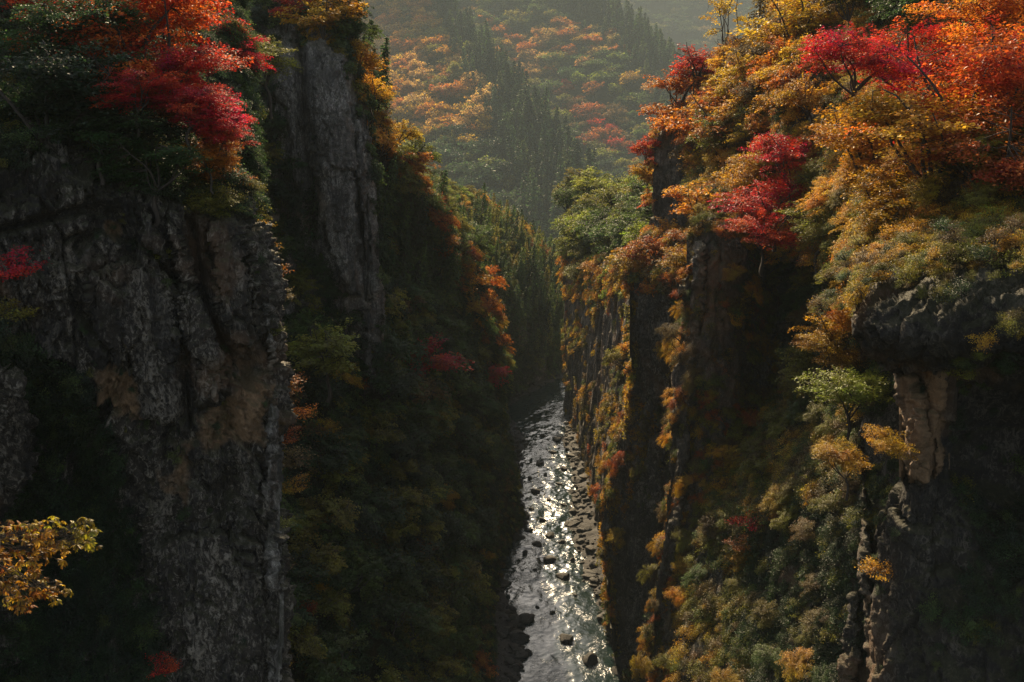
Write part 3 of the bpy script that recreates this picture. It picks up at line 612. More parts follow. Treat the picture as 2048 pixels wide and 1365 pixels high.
slab('RD', [(1698, 1185), (1716, 1180), (1718, 1300), (1712, 1440), (1672, 1440), (1682, 1280)], 1.6, M_ROCK, res=0.14, round_px=6, amp=0.3)

# ------------------------------------------------------------------ river, banks
def interp_edge(pts):
    W = sorted([water_at(px, py) for px, py in pts], key=lambda w: w[1])
    ys = [w[1] for w in W]; xs = [w[0] for w in W]
    return lambda Y: np.interp(Y, ys, xs)
left_edge = interp_edge([(1035, 1600), (1035, 1365), (1050, 1310), (1050, 1250), (1012, 1200), (998, 1140), (1004, 1100), (1036, 1075), (1054, 1050), (1042, 1000), (1038, 950), (1046, 900), (1048, 870), (1020, 835), (1010, 815), (1060, 785), (1110, 760), (1140, 748)])
right_edge = interp_edge([(1262, 1600), (1240, 1365), (1226, 1290), (1205, 1230), (1186, 1180), (1172, 1150), (1162, 1110), (1140, 1060), (1148, 1010), (1145, 960), (1142, 915), (1122, 885), (1136, 860), (1130, 830), (1134, 800), (1150, 780), (1190, 765), (1230, 757)])
ny, nx = 560, 150
YY, XX = np.meshgrid(np.linspace(66, 268, ny), np.linspace(-1, 1, nx), indexing='ij')
mid = (left_edge(YY) + right_edge(YY)) / 2; wid = (right_edge(YY) - left_edge(YY)) / 2
Xb = mid + np.sign(XX) * np.abs(XX) ** 1.3 * (wid + 26)
def bed_z(x, y):
    le = left_edge(y) + fbm(np.stack([y.ravel() * .35, y.ravel() * 0, x.ravel() * 0], 1), 3).reshape(y.shape) * 1.6
    re = right_edge(y) + fbm(np.stack([y.ravel() * .35, y.ravel() * 0 + 9, x.ravel() * 0], 1), 3).reshape(y.shape) * 1.6
    out = np.maximum(le - x, x - re)
    nz = fbm(np.stack([x.ravel() * .5, y.ravel() * .5, x.ravel() * 0], 1), 4).reshape(x.shape)
    return np.where(out > 0, 0.22 * out, np.maximum(out * 0.35, -0.8)) + nz * 0.35 - 0.02
Zb = bed_z(Xb, YY)
V = np.stack([Xb, YY, np.minimum(Zb, 3.5)], -1)
put('riverbed', mesh_np('riverbed', V.reshape(-1, 3), grid_faces(ny, nx), [M_GRAVEL], smooth=True), kind='structure')
ny, nx = 1500, 130
YY, XX = np.meshgrid(np.linspace(66, 266, ny), np.linspace(-1, 1, nx), indexing='ij')
mid = (left_edge(YY) + right_edge(YY)) / 2; wid = (right_edge(YY) - left_edge(YY)) / 2
Xw = mid + XX * (wid + 3.0)
q = np.stack([Xw.ravel(), YY.ravel(), 0 * YY.ravel()], 1)
rapid = 0.35 + 0.65 * sstep(118, 135, YY) * (1 - 0.4 * sstep(195, 215, YY)); rapid = rapid.ravel()
z = fbm(q * np.array([0.30, 0.24, 1]), 3) * 0.30 * rapid + fbm(q * np.array([0.8, 0.9, 1]) + 5, 3, True) * 0.07 * (0.15 + rapid)
put('river', mesh_np('river', np.stack([Xw.ravel(), YY.ravel(), z - 0.05], 1), grid_faces(ny, nx), [M_WATER], smooth=True), kind='structure')
gs = 121; gx, gy = np.meshgrid(np.linspace(-5000, 5000, gs), np.linspace(-1500, 8500, gs))
put('ground', mesh_np('ground', np.stack([gx.ravel(), gy.ravel(), -5 - 160 * sstep(280, 900, gy.ravel())], 1), grid_faces(gs, gs), [M_SOIL]), kind='structure')

# ------------------------------------------------------------------ plants: prototypes
def leaf_quads(c, nrm, ax, ln, wd, fold=0.18):
    """pointed, slightly folded leaves: centre c, face normal, long axis, length, width."""
    nrm = nrm / (np.linalg.norm(nrm, axis=1, keepdims=True) + 1e-9)
    ax = ax - nrm * (ax * nrm).sum(1, keepdims=True); ax /= (np.linalg.norm(ax, axis=1, keepdims=True) + 1e-9)
    s = np.cross(nrm, ax); ln = ln[:, None]; wd = wd[:, None]
    a = c - ax * ln * 0.5; b = c + s * wd * 0.5 + nrm * wd * fold; t = c + ax * ln * 0.5; d = c - s * wd * 0.5 + nrm * wd * fold
    V = np.stack([a, b, t, d], 1).reshape(-1, 3); n = len(c); i = np.arange(n)[:, None] * 4
    F = np.concatenate([i + [0, 1, 2], i + [0, 2, 3]], 1).reshape(-1, 3)
    return V, F
def tubes(lines, sides=5):
    V, F, base = [], [], 0
    for pts, r0, r1 in lines:
        P = np.asarray(pts, float); n = len(P); T = np.gradient(P, axis=0); T /= np.linalg.norm(T, axis=1, keepdims=True) + 1e-9
        ref = np.array([0.3, 1, 0.1]); a = np.cross(T, ref); a /= np.linalg.norm(a, axis=1, keepdims=True) + 1e-9; b = np.cross(T, a)
        r = np.linspace(r0, r1, n)[:, None]
        for k in range(sides):
            t = 2 * math.pi * k / sides; V.append(P + a * r * math.cos(t) + b * r * math.sin(t))
        idx = base + np.arange(sides)[:, None] * n + np.arange(n)[None]
        for k in range(sides):
            A, B = idx[k], idx[(k + 1) % sides]
            F.append(np.stack([A[:-1], B[:-1], B[1:]], 1)); F.append(np.stack([A[:-1], B[1:], A[1:]], 1))
        base += sides * n
    return np.concatenate(V), np.concatenate(F)
def curve_pts(a, b, n, rs, wob, sag=0.0):
    a = np.array(a, float); b = np.array(b, float); t = np.linspace(0, 1, n)[:, None]
    P = a + (b - a) * t; L = np.linalg.norm(b - a)
    off = rs.normal(size=(2, 3)) * wob * L
    P += np.sin(t * math.pi) * off[0] + np.sin(t * 2 * math.pi) * off[1] * 0.5
    P[:, 2] += np.sin(t[:, 0] * math.pi) * sag * L
    return P
def make_broadleaf(seed, height=6.0, rad=3.0, sprays=90, per=70, leaf=0.13, layer=0.16, dome=0.5, spray_r=0.8, droop=0.25, trunk_h=0.3, lean=(0, 0), tumble=0.42):
    rs = np.random.RandomState(seed)
    top = np.array([lean[0] * height, lean[1] * height, height])
    fork = np.array([lean[0] * height * 0.3, lean[1] * height * 0.3, height * trunk_h])
    lines = [(curve_pts((0, 0, -0.8), fork, 6, rs, 0.05), height * 0.028, height * 0.02)]
    nl = 6; limbs = []
    for k in range(nl):
        a = 2 * math.pi * (k + rs.rand() * 0.6) / nl; rr = rad * (0.45 + 0.35 * rs.rand())
        e = fork * 0.5 + top * 0.5 * 0 + np.array([math.cos(a) * rr + lean[0] * height * 0.6, math.sin(a) * rr + lean[1] * height * 0.6, height * (0.62 + 0.3 * rs.rand())])
        P = curve_pts(fork, e, 8, rs, 0.08, 0.06); limbs.append(P); lines.append((P, height * 0.014, height * 0.004))
    LP = np.concatenate([P[2:] for P in limbs])
    # lobes give the crown an uneven outline with gaps
    nlobe = 9; la = rs.rand(nlobe) * 2 * math.pi; lr = rad * (0.35 + 0.5 * rs.rand(nlobe)); lz = height * (0.48 + 0.42 * rs.rand(nlobe) * (1 - 0.45 * (lr / rad) ** 2 * (1 - dome)))
    lc = np.stack([np.cos(la) * lr, np.sin(la) * lr, lz], 1); lc[0] = (0, 0, height * 0.84)
    ls = rad * (0.30 + 0.24 * rs.rand(nlobe))
    C, Nn, A, Ls, LV = [], [], [], [], []
    for s in range(sprays):
        j = rs.randint(nlobe); v = rs.normal(size=3); v /= np.linalg.norm(v); v *= (0.55 + 0.45 * rs.rand())
        c = lc[j] + v * ls[j] * np.array([1, 1, 0.62]); c[:2] += np.array(lean) * height * 0.75
        c[2] = max(c[2], height * 0.22)
        d = LP[np.argmin(((LP - c) ** 2).sum(1))]
        lines.append((curve_pts(d, c, 4, rs, 0.06, 0.05), height * 0.0032, height * 0.0012))
        out = c - np.array([lean[0] * height * 0.75, lean[1] * height * 0.75, height * 0.5]); out[2] *= 0.4; out /= np.linalg.norm(out) + 1e-6
        m = int(per * (0.6 + 0.8 * rs.rand())); r = np.sqrt(rs.rand(m)) * spray_r * (0.7 + 0.6 * rs.rand()); t = rs.rand(m) * 2 * math.pi
        h1 = np.cross(out, (0, 0, 1.0)); h1 /= np.linalg.norm(h1) + 1e-6
        loc = np.outer(np.cos(t) * r * 1.25, out) + np.outer(np.sin(t) * r * 0.8, h1)
        loc[:, 2] += rs.normal(size=m) * layer * spray_r - droop * (r / spray_r) ** 2 * spray_r - np.cos(t) * r * droop * 0.5
        C.append(c + loc); nn = np.tile(np.array([0, 0, 1.0]) + out * 0.35, (m, 1)) + rs.normal(size=(m, 3)) * tumble
        Nn.append(nn); A.append(out * 0.8 + rs.normal(size=(m, 3)) * 0.6); Ls.append(leaf * (0.6 + 0.9 * rs.rand(m) ** 1.5)); LV.append(0.6 * rs.rand() + 0.4 * rs.rand(m))
    C = np.concatenate(C); Nn = np.concatenate(Nn); A = np.concatenate(A); Ls = np.concatenate(Ls)
    V, F = leaf_quads(C, Nn, A, Ls, Ls * 0.66)
    lv = np.repeat(np.concatenate(LV), 4)
    W, WF = tubes(lines, 4)
    return mesh_np('crown', V, F, [M_LEAF], {'lv': lv}), mesh_np('trunk', W, WF, [M_BARK], smooth=True)
def make_conifer(seed, height=10.0, rad=1.9, whorls=30, leaf=0.3, dens=9):
    rs = np.random.RandomState(seed); lines = [(curve_pts((0, 0, -0.8), (0, 0, height), 8, rs, 0.01), height * 0.018, height * 0.002)]
    C, Nn, A, Ls = [], [], [], []
    for w in range(whorls):
        f = w / whorls; z = height * (0.12 + 0.87 * f); rr = rad * (1 - f) ** 0.8 * (0.8 + 0.35 * rs.rand()) + 0.12
        for k in range(7):
            a = rs.rand() * 2 * math.pi; r_ = rr * (0.7 + 0.45 * rs.rand()); d = np.array([math.cos(a), math.sin(a), -0.28])
            if k < 2: lines.append(([(0, 0, z), tuple(d * r_ * 0.8 + np.array([0, 0, z]))], height * 0.003, height * 0.001))
            m = max(4, int(dens * (0.4 + r_ / rad))); t = np.sqrt(rs.rand(m)); side = np.cross(d, (0, 0, 1)); side /= np.linalg.norm(side)
            c = np.outer(t * r_, d) + np.outer(rs.normal(size=m) * 0.28 * r_ * (1.1 - t), side) + np.array([0, 0, z]); c[:, 2] += rs.normal(size=m) * 0.06 - (t * r_) ** 2 * 0.05
            C.append(c); Nn.append(np.tile((0, 0, 1.0), (m, 1)) + d * 0.5 + rs.normal(size=(m, 3)) * 0.4); A.append(d + rs.normal(size=(m, 3)) * 0.45); Ls.append(leaf * (0.7 + 0.7 * rs.rand(m)))
    C = np.concatenate(C); Nn = np.concatenate(Nn); A = np.concatenate(A); Ls = np.concatenate(Ls)
    V, F = leaf_quads(C, Nn, A, Ls * 1.25, Ls * 0.42)
    W, WF = tubes(lines, 4)
    return mesh_np('crown', V, F, [M_LEAF], {'lv': np.repeat(rs.rand(len(C)), 4)}), mesh_np('trunk', W, WF, [M_BARK], smooth=True)
def make_shrub(seed, rad=1.0, n=700, leaf=0.10, flat=0.8, hang=False):
    rs = np.random.RandomState(seed); lines = []; C, Nn, A = [], [], []
    k = 16
    for j in range(k):
        a = rs.rand() * 2 * math.pi
        if hang: e = np.array([math.cos(a) * rad * 0.55 * rs.rand() ** .5, math.sin(a) * rad * 0.35 * rs.rand(), -rad * 2.6 * rs.rand() + 0.3])
        else: ph = rs.rand() ** 0.8 * 1.45; e = np.array([math.cos(a) * math.sin(ph), math.sin(a) * math.sin(ph), math.cos(ph) * flat]) * rad * (0.65 + 0.45 * rs.rand())
        P = curve_pts((0, 0, -0.15), e, 5, rs, 0.08, 0.1); lines.append((P, 0.022 * rad, 0.006 * rad))
        m = n // k; t = 0.35 + 0.65 * rs.rand(m) ** 0.7; idx = np.clip((t * 4).astype(int), 0, 3); f = t * 4 - idx
        c = P[idx] * (1 - f[:, None]) + P[idx + 1] * f[:, None] + rs.normal(size=(m, 3)) * rad * np.array([0.15, 0.15, 0.05])
        C.append(c); Nn.append(np.tile((0, 0, 1.0), (m, 1)) + (e / rad) * 0.5 + rs.normal(size=(m, 3)) * 0.5); A.append(np.tile(e / rad, (m, 1)) + rs.normal(size=(m, 3)) * 0.6 - (0, 0, 0.3))
    C = np.concatenate(C); Nn = np.concatenate(Nn); A = np.concatenate(A); Ls = leaf * (0.65 + 0.75 * rs.rand(len(C)))
    V, F = leaf_quads(C, Nn, A, Ls, Ls * 0.6)
    W, WF = tubes(lines, 3); nV = len(V)
    return mesh_np('shrub', np.concatenate([V, W]), np.concatenate([F, WF + nV]), [M_LEAF, M_BARK], {'lv': np.concatenate([np.repeat(0.5 * rs.rand(len(C)) + 0.5 * np.repeat(rs.rand(k), n // k), 4), np.zeros(len(W))])}, mat_idx=np.concatenate([np.zeros(len(F)), np.ones(len(WF))]))

PROTO = {
    'maple_near': [make_broadleaf(s, 6.0, 3.2, 150, 95, 0.135, layer=0.10, spray_r=0.75, droop=0.3, lean=l) for s, l in ((1, (0.0, 0)), (2, (0.12, -0.1)), (3, (-0.1, -0.12)))],
    'maple_mid': [make_broadleaf(s, 6.0, 3.0, 110, 46, 0.23, layer=0.12, spray_r=0.8, lean=l) for s, l in ((11, (0, 0)), (12, (0.1, -0.1)), (13, (-0.12, -0.05)), (14, (0, -0.1)))],
    'maple_thin': [make_broadleaf(17, 6.0, 2.4, 46, 34, 0.2, layer=0.15, spray_r=0.6, lean=(0.03, 0), trunk_h=0.15)],
    'round_mid': [make_broadleaf(s, 5.5, 2.8, 84, 62, 0.22, layer=0.10, dome=1.0, spray_r=0.72, droop=0.35, trunk_h=0.2, tumble=0.45) for s in (21, 22, 23)],
    'round_far': [make_broadleaf(s, 9.0, 5.2, 90, 20, 0.62, layer=0.16, dome=0.8, spray_r=1.35, droop=0.35, trunk_h=0.2, tumble=0.8) for s in (31, 32, 33, 34)],
    'conifer_mid': [make_conifer(s, 9.0, 2.0, 28, 0.30, 8) for s in (41, 42, 43)],
    'conifer_far': [make_conifer(s, h, r, 22, 0.85, 4) for s, h, r in ((51, 14.0, 3.0), (52, 11.0, 3.4), (53, 16.5, 3.1), (54, 12.5, 2.4), (55, 9.0, 2.8))],
    'shrub_near': [make_shrub(s, 1.0, 950, 0.085) for s in (61, 62, 63, 64)],
    'shrub_mid': [make_shrub(s, 1.0, 420, 0.15) for s in (71, 72, 73)],
    'vine_near': [make_shrub(s, 1.0, 420, 0.085, hang=True) for s in (81, 82)],
    'vine_mid': [make_shrub(s, 1.0, 260, 0.14, hang=True) for s in (91, 92, 93)],
}
SINGLE = ('shrub_near', 'shrub_mid', 'vine_near', 'vine_mid')
USED = {}
PAL = {'crimson': (0.46, 0.016, 0.022), 'scarlet': (0.50, 0.045, 0.016), 'vermilion': (0.52, 0.085, 0.016), 'russet': (0.36, 0.105, 0.018), 'orange': (0.50, 0.17, 0.018),
       'amber': (0.52, 0.27, 0.022), 'yellow': (0.52, 0.34, 0.03), 'gold': (0.42, 0.25, 0.02), 'olive': (0.19, 0.18, 0.025), 'lime': (0.24, 0.27, 0.03),
       'green': (0.085, 0.125, 0.028), 'dark green': (0.045, 0.080, 0.024), 'blackish green': (0.024, 0.044, 0.016), 'brown': (0.14, 0.095, 0.030), 'tan': (0.26, 0.20, 0.08), 'peach': (0.56, 0.33, 0.09)}
def jit(c, s=0.18): k = 1 + (random.random() - 0.5) * 2 * s; return [max(0, min(0.8, x * k * (1 + (random.random() - 0.5) * s))) for x in c]
def lean_rot(tx, ty, rz):
    return (Matrix.Rotation(tx, 3, 'X') @ Matrix.Rotation(ty, 3, 'Y') @ Matrix.Rotation(rz, 3, 'Z')).to_euler()
def add_plant(kind, loc, scale, color, label, cat, group=None, var=None, rz=None, tilt=(0, 0), name=None):
    i = random.randrange(len(PROTO[kind])) if var is None else var
    pr = PROTO[kind][i]; nm = name or ('conifer' if kind.startswith('conifer') else 'maple_tree' if kind.startswith('maple') else 'broadleaf_tree' if kind.startswith('round') else 'vine' if kind.startswith('vine') else 'shrub')
    tint = jit(PAL[color]) if isinstance(color, str) else list(color)
    rz = random.random() * 6.28 if rz is None else rz
    if kind in SINGLE:
        o = put(nm, pr); o['tint'] = tint; USED.setdefault((kind, i), [o])
    else:
        o = bpy.data.objects.new(nm, None); COL.objects.link(o); o.empty_display_size = 0.5
        c = put('crown', pr[0], o); t = put('trunk', pr[1], o); c['tint'] = tint; USED.setdefault((kind, i), [c, t])
    o.location = loc; o.scale = scale if isinstance(scale, tuple) else (scale,) * 3
    o.rotation_euler = lean_rot(tilt[0], tilt[1], rz)
    o['label'] = label; o['category'] = cat
    if group: o['group'] = group
    return o

# ------------------------------------------------------------------ plants: scatter over the slopes
OCC = None
def build_occ():
    global OCC
    Vs, Fs, b = [], [], 0
    for k, pk in PATCH.items():
        G = pk['G']; g = G[::max(1, G.shape[0] // 60), ::max(1, G.shape[1] // 60)]
        Vs += [tuple(v) for v in g.reshape(-1, 3)]; Fs += [tuple(int(q) + b for q in f) for f in grid_faces(g.shape[0], g.shape[1])]; b = len(Vs)
    OCC = BVHTree.FromPolygons(Vs, Fs)
build_occ()
def visible(P, up=1.0):
    o = Vector((0, 0, CAM_H)); d = Vector(P) + Vector((0, 0, up)) - o; L = d.length
    h = OCC.ray_cast(o, d.normalized(), L - 2.5)
    return h[0] is None
def sample(key, spacing, seed, wrap=True):
    pk = PATCH[key]; G = pk['G']; rs = np.random.RandomState(seed)
    A = np.linalg.norm(np.cross(G[1:, :-1] - G[:-1, :-1], G[:-1, 1:] - G[:-1, :-1]), axis=-1)
    n = int(A.sum() / (spacing * spacing)); c = np.cumsum(A.ravel()); k = np.searchsorted(c, rs.rand(n) * c[-1])
    i, j = np.unravel_index(np.clip(k, 0, A.size - 1), A.shape)
    u, v = rs.rand(n, 1), rs.rand(n, 1)
    P = G[i, j] * (1 - u) * (1 - v) + G[i + 1, j] * u * (1 - v) + G[i, j + 1] * (1 - u) * v + G[i + 1, j + 1] * u * v
    return P, pk['bn'][i, j]
STUFF = {}
def stuff_add(sname, kind, P, rot, sc, tint, var):
    STUFF.setdefault((sname, kind), []).append((P, rot, sc, tint, var))
def pick(w):
    r = random.random() * sum(x[1] for x in w)
    for c, k in w:
        r -= k
        if r <= 0: return c
    return w[-1][0]
def scatter(key, regions, seed=1):
    """regions: dict(poly|None, kind, space, size=(a,b), cols=[(name,w)], things=n, label, where, cat, stuff, out)"""
    for ri, rg in enumerate(regions):
        P, n = sample(key, rg['space'], seed * 100 + ri)
        x, y = pix(P)
        ok = np.ones(len(P), bool) if rg.get('poly') is None else in_poly(x, y, rg['poly'])
        for h in rg.get('holes', ()): ok &= ~in_poly(x + np.random.normal(size=len(x)) * 6, y + np.random.normal(size=len(x)) * 6, h)
        if 'clump' in rg: ok &= fbm(P * rg['clump'][0] + ri * 7, 3) > rg['clump'][1]
        idx = np.where(ok & (depth_of(P) > 2) & (x > -500) & (x < 2550) & (y > -700) & (y < 1900))[0]
        # cheap thinning so that neighbours keep their distance
        if rg.get('apart'):
            cell = {}; keep = []
            for k in idx:
                c = tuple((P[k] // rg['apart']).astype(int))
                if c in cell: continue
                cell[c] = 1; keep.append(k)
            idx = np.array(keep, int)
        want = rg.get('things', 0); vis = []
        dep = depth_of(P)
        if want:
            for k in idx:
                if -10 < x[k] < 2058 and -40 < y[k] < 1390 and visible(P[k], 2.0 if dep[k] < 300 else 5.0): vis.append(k)
            random.shuffle(vis)
            vis = sorted(vis[:want * 2], key=lambda k: dep[k])[:want] if len(vis) > want else vis
        vs = set(vis); items = []
        for k in idx:
            s = rg['size'][0] + (rg['size'][1] - rg['size'][0]) * random.random() ** 1.3
            col = pick(rg['cols']); o_ = rg.get('out', 0.25)
            p = P[k] + n[k] * o_ * s; p[2] -= rg.get('sink', 0.1) * s
            if rg['kind'].startswith('vine'): rot = (0, 0, math.atan2(n[k][1], n[k][0]) + math.pi / 2 + random.uniform(-.4, .4))
            else: rot = (-n[k][1] * rg.get('tip', 0.25) + random.gauss(0, .06), n[k][0] * rg.get('tip', 0.25) + random.gauss(0, .06), random.random() * 6.28)
            var = random.randrange(len(PROTO[rg['kind']]))
            if k in vs: items.append((k, p, rot, s, col, var))
            else: stuff_add(rg['stuff'], rg['kind'], p, rot, s, jit(PAL[col]), var)
        if items:
            place_things(rg, items, x, y)
ORD = ['first', 'second', 'third', 'fourth', 'fifth', 'sixth', 'seventh', 'eighth', 'ninth', 'tenth']
def place_things(rg, items, x, y):
    xs = [x[i[0]] for i in items]; ys = [y[i[0]] for i in items]
    qx = np.quantile(xs, [1 / 3, 2 / 3]) if len(items) > 5 else [-1e9, 1e9]; qy = np.quantile(ys, [.25, .5, .75]) if len(items) > 5 else [-1e9, 1e9, 1e9]
    sz = np.median([i[3] for i in items]); buckets = {}
    for it in items:
        k, p, rot, s, col, var = it
        v = ['atop', 'high on', 'low on', 'below'][int(np.searchsorted(qy, y[k]))] if len(items) > 5 else 'on'
        h = ['left', 'centre', 'right'][int(np.searchsorted(qx, x[k]))] if len(items) > 5 else ''
        size = 'large' if s > sz * 1.12 else 'small' if s < sz * 0.88 else 'mid-sized'
        lab = f"{size} {col} {rg['noun']} {v} {rg['where']}" + (f", {h}" if h else '')
        buckets.setdefault(lab, []).append(it)
    for lab, its in buckets.items():
        its.sort(key=lambda i: x[i[0]])
        for q_, (k, p, rot, s, col, var) in enumerate(its):
            l2 = lab
            if len(its) > 1: l2 = f"{lab}, {ORD[q_]} from left" if q_ < 10 else lab
            add_plant(rg['kind'], tuple(p), s, col, l2, rg['cat'], rg['group'], var=var, rz=rot[2], tilt=rot[:2])

AUT = [('orange', 2.5), ('amber', 4), ('russet', 1), ('gold', 4), ('olive', 1.5)]
DARK = [('blackish green', 3), ('dark green', 4), ('green', 2), ('olive', 0.5)]
def reg(kind, space, size, cols, stuff, poly=None, things=0, noun='tree', where='', cat='tree', group='', **k):
    return dict(kind=kind, space=space, size=size, cols=cols, stuff=stuff, poly=poly, things=things, noun=noun, where=where, cat=cat, group=group, **k)

# far hills
B1_CON = [(820, -260), (945, -260), (930, 40), (990, 120), (1050, 200), (1120, 290), (1180, 380), (1240, 520), (1240, 700), (1060, 700), (1060, 520), (1030, 400), (980, 290), (930, 180), (870, 60)]
B1_LIT = [(690, 10), (860, 20), (930, 130), (985, 230), (960, 300), (700, 300)]
scatter('B1', [
    reg('conifer_far', 12.0, (1.92, 3.47), [('blackish green', 2), ('dark green', 3), ('green', 1)], 'far_conifer_wood', poly=B1_CON, things=75, noun='conifer', where='the hazy conifer spur', cat='conifer', group='conifers on the spur of the hazy mountain', tip=0, apart=8),
    reg('round_far', 15.2, (1.79, 3.33), [('peach', 3), ('orange', 2.5), ('amber', 3), ('gold', 2), ('olive', 2)], 'far_autumn_wood', poly=B1_LIT, things=45, noun='tree', where='the sunlit hazy slope', cat='tree', group='autumn trees on the sunlit slope of the hazy mountain', tip=0.1, apart=10),
    reg('round_far', 15.2, (1.92, 3.75), [('green', 3), ('dark green', 5), ('olive', 2), ('blackish green', 2), ('gold', .5)], 'far_shaded_wood', holes=[B1_CON, B1_LIT], things=28, noun='tree', where='the shaded hazy hollow', cat='tree', group='dull green trees in the hollow of the hazy mountain', tip=0.1, apart=10)], 3)
B2_CON = [(1060, -240), (1230, -100), (1480, 80), (1600, 400), (1340, 400), (1300, 200), (1180, 90), (1080, 20)]
B2_RED = [(1100, 180), (1180, 190), (1260, 270), (1290, 340), (1200, 330), (1130, 260)]
B2_OR = [(970, 60), (1040, 90), (1120, 60), (1240, 80), (1250, 130), (1130, 130), (1090, 180), (1000, 160)]
scatter('B2', [
    reg('conifer_far', 13.7, (2.05, 3.60), [('dark green', 3), ('green', 2), ('blackish green', 1)], 'far_conifer_wood', poly=B2_CON, things=70, noun='conifer', where='the hazy right crest', cat='conifer', group='conifers along the right crest of the hazy mountain', tip=0, apart=9.5),
    reg('round_far', 16.9, (1.92, 3.33), [('russet', 4), ('scarlet', .5), ('peach', 1), ('brown', 1.5)], 'far_autumn_wood', poly=B2_RED, things=16, noun='tree', where='the reddish hazy patch', cat='tree', group='reddish trees on the hazy mountain', tip=0.1, apart=12),
    reg('round_far', 16.9, (1.92, 3.33), [('orange', 3), ('peach', 3), ('olive', 2), ('gold', 1)], 'far_autumn_wood', poly=B2_OR, things=16, noun='tree', where='the orange hazy band', cat='tree', group='orange trees high on the hazy mountain', tip=0.1, apart=12),
    reg('round_far', 17.4, (1.92, 3.60), [('green', 5), ('dark green', 3), ('olive', 2), ('lime', .7), ('peach', .4), ('gold', .5)], 'far_shaded_wood', holes=[B2_CON, B2_RED, B2_OR], things=26, noun='tree', where='the hazy right face', cat='tree', group='mixed trees on the right face of the hazy mountain', tip=0.1, apart=12)], 4)
scatter('B3', [reg('round_far', 28, (2.5, 4.4), [('green', 4), ('dark green', 3), ('olive', 2), ('peach', 1.5), ('tan', 1)], 'distant_wood', things=0, tip=0, apart=16)], 5)

# slopes of the left bank
L5_RIM = [(930, 380), (1000, 410), (1080, 480), (1150, 520), (1200, 600), (1140, 560), (1080, 530), (1040, 490), (960, 440)]
scatter('L5', [
    reg('round_mid', 3.2, (0.6, 1.0), [('amber', 3), ('orange', 2), ('gold', 3), ('olive', 3), ('russet', .6)], 'ridge_wood', poly=L5_RIM, things=18, noun='tree', where='the ridge above the bend', cat='tree', group='golden trees along the ridge above the river bend', tip=0.3, apart=2.6),
    reg('round_mid', 2.7, (0.5, 0.85), [('green', 3), ('olive', 5), ('lime', 3), ('gold', 1)], 'ridge_trees', poly=[(700, 200), (950, 360), (1060, 500), (1020, 600), (900, 560), (800, 560), (700, 520)], things=26, noun='tree', where='the ridge behind the pillar', cat='tree', group='olive trees on the green ridge behind the rock pillar', tip=0.1, apart=2.4),
    reg('conifer_mid', 3.6, (0.7, 1.2), DARK + [('olive', 3), ('green', 3)], 'bend_conifers', poly=[(960, 440), (1220, 560), (1220, 730), (960, 800), (800, 800), (800, 540)], things=45, noun='conifer', where='the slope at the bend', cat='conifer', group='dark conifers on the slope at the river bend', tip=0.15, apart=2.8),
    reg('shrub_mid', 2.0, (1.0, 2.0), DARK, 'undergrowth', tip=0.6)], 6)
L4_RIM = [(700, 200), (780, 300), (850, 400), (905, 480), (975, 600), (990, 760), (975, 840), (950, 720), (905, 590), (850, 500), (780, 400), (690, 290)]
scatter('L4', [
    reg('maple_mid', 3.2, (0.45, 0.85), [('amber', 2), ('orange', 2), ('gold', 2), ('russet', 1), ('olive', 5), ('green', 4)], 'rim_trees', poly=L4_RIM, things=34, noun='maple', where='the spur behind the pillar', cat='maple tree', group='bright maples along the steep spur behind the pillar', tip=0.6, apart=2.2, out=0.6),
    reg('conifer_mid', 3.2, (0.6, 1.1), [('blackish green', 3), ('dark green', 4), ('green', 1)], 'spur_conifers', holes=[L4_RIM, [(965, 780), (1100, 780), (1100, 1100), (940, 1100)]], things=40, noun='conifer', where='the flank behind the pillar', cat='conifer', group='dark conifers on the flank behind the pillar', tip=0.2, apart=2.4),
    reg('shrub_mid', 1.5, (0.8, 1.8), DARK + [('olive', 1)], 'undergrowth', tip=0.8)], 7)
scatter('L3', [
    reg('round_mid', 3.4, (0.5, 0.95), DARK + [('olive', 3), ('green', 3), ('brown', .3)], 'slope_trees', things=55, noun='tree', where='the slope left of the river', cat='tree', group='dark trees on the wooded slope above the river', tip=0.3, apart=2.6, poly=[(500, 560), (880, 560), (960, 800), (975, 900), (1000, 1020), (945, 1120), (930, 1200), (905, 1380), (880, 1600), (500, 1600)]),
    reg('maple_mid', 7.5, (0.35, 0.6), [('gold', 3), ('olive', 4), ('brown', 2), ('russet', 1)], 'slope_trees', things=26, noun='maple', where='the slope left of the river', cat='maple tree', group='small turning maples among the dark slope trees', tip=0.4, apart=3, poly=[(560, 620), (960, 700), (960, 1365), (560, 1365)]),
    reg('shrub_mid', 1.15, (0.6, 1.4), DARK + [('olive', 1.5), ('brown', .5)], 'undergrowth', tip=0.7, holes=[[(990, 980), (1100, 980), (1100, 1600), (930, 1600), (945, 1250), (965, 1130)]]),
    reg('shrub_mid', 1.0, (0.35, 0.8), DARK + [('brown', 1.5), ('olive', 1)], 'undergrowth', tip=0.7, poly=[(990, 980), (1100, 980), (1100, 1600), (930, 1600), (945, 1250), (965, 1130)])], 8)
L2_ROCK = [(556, 70), (600, 60), (690, 100), (725, 230), (745, 380), (752, 600), (760, 770), (720, 760), (690, 640), (640, 520), (600, 470), (560, 250)]
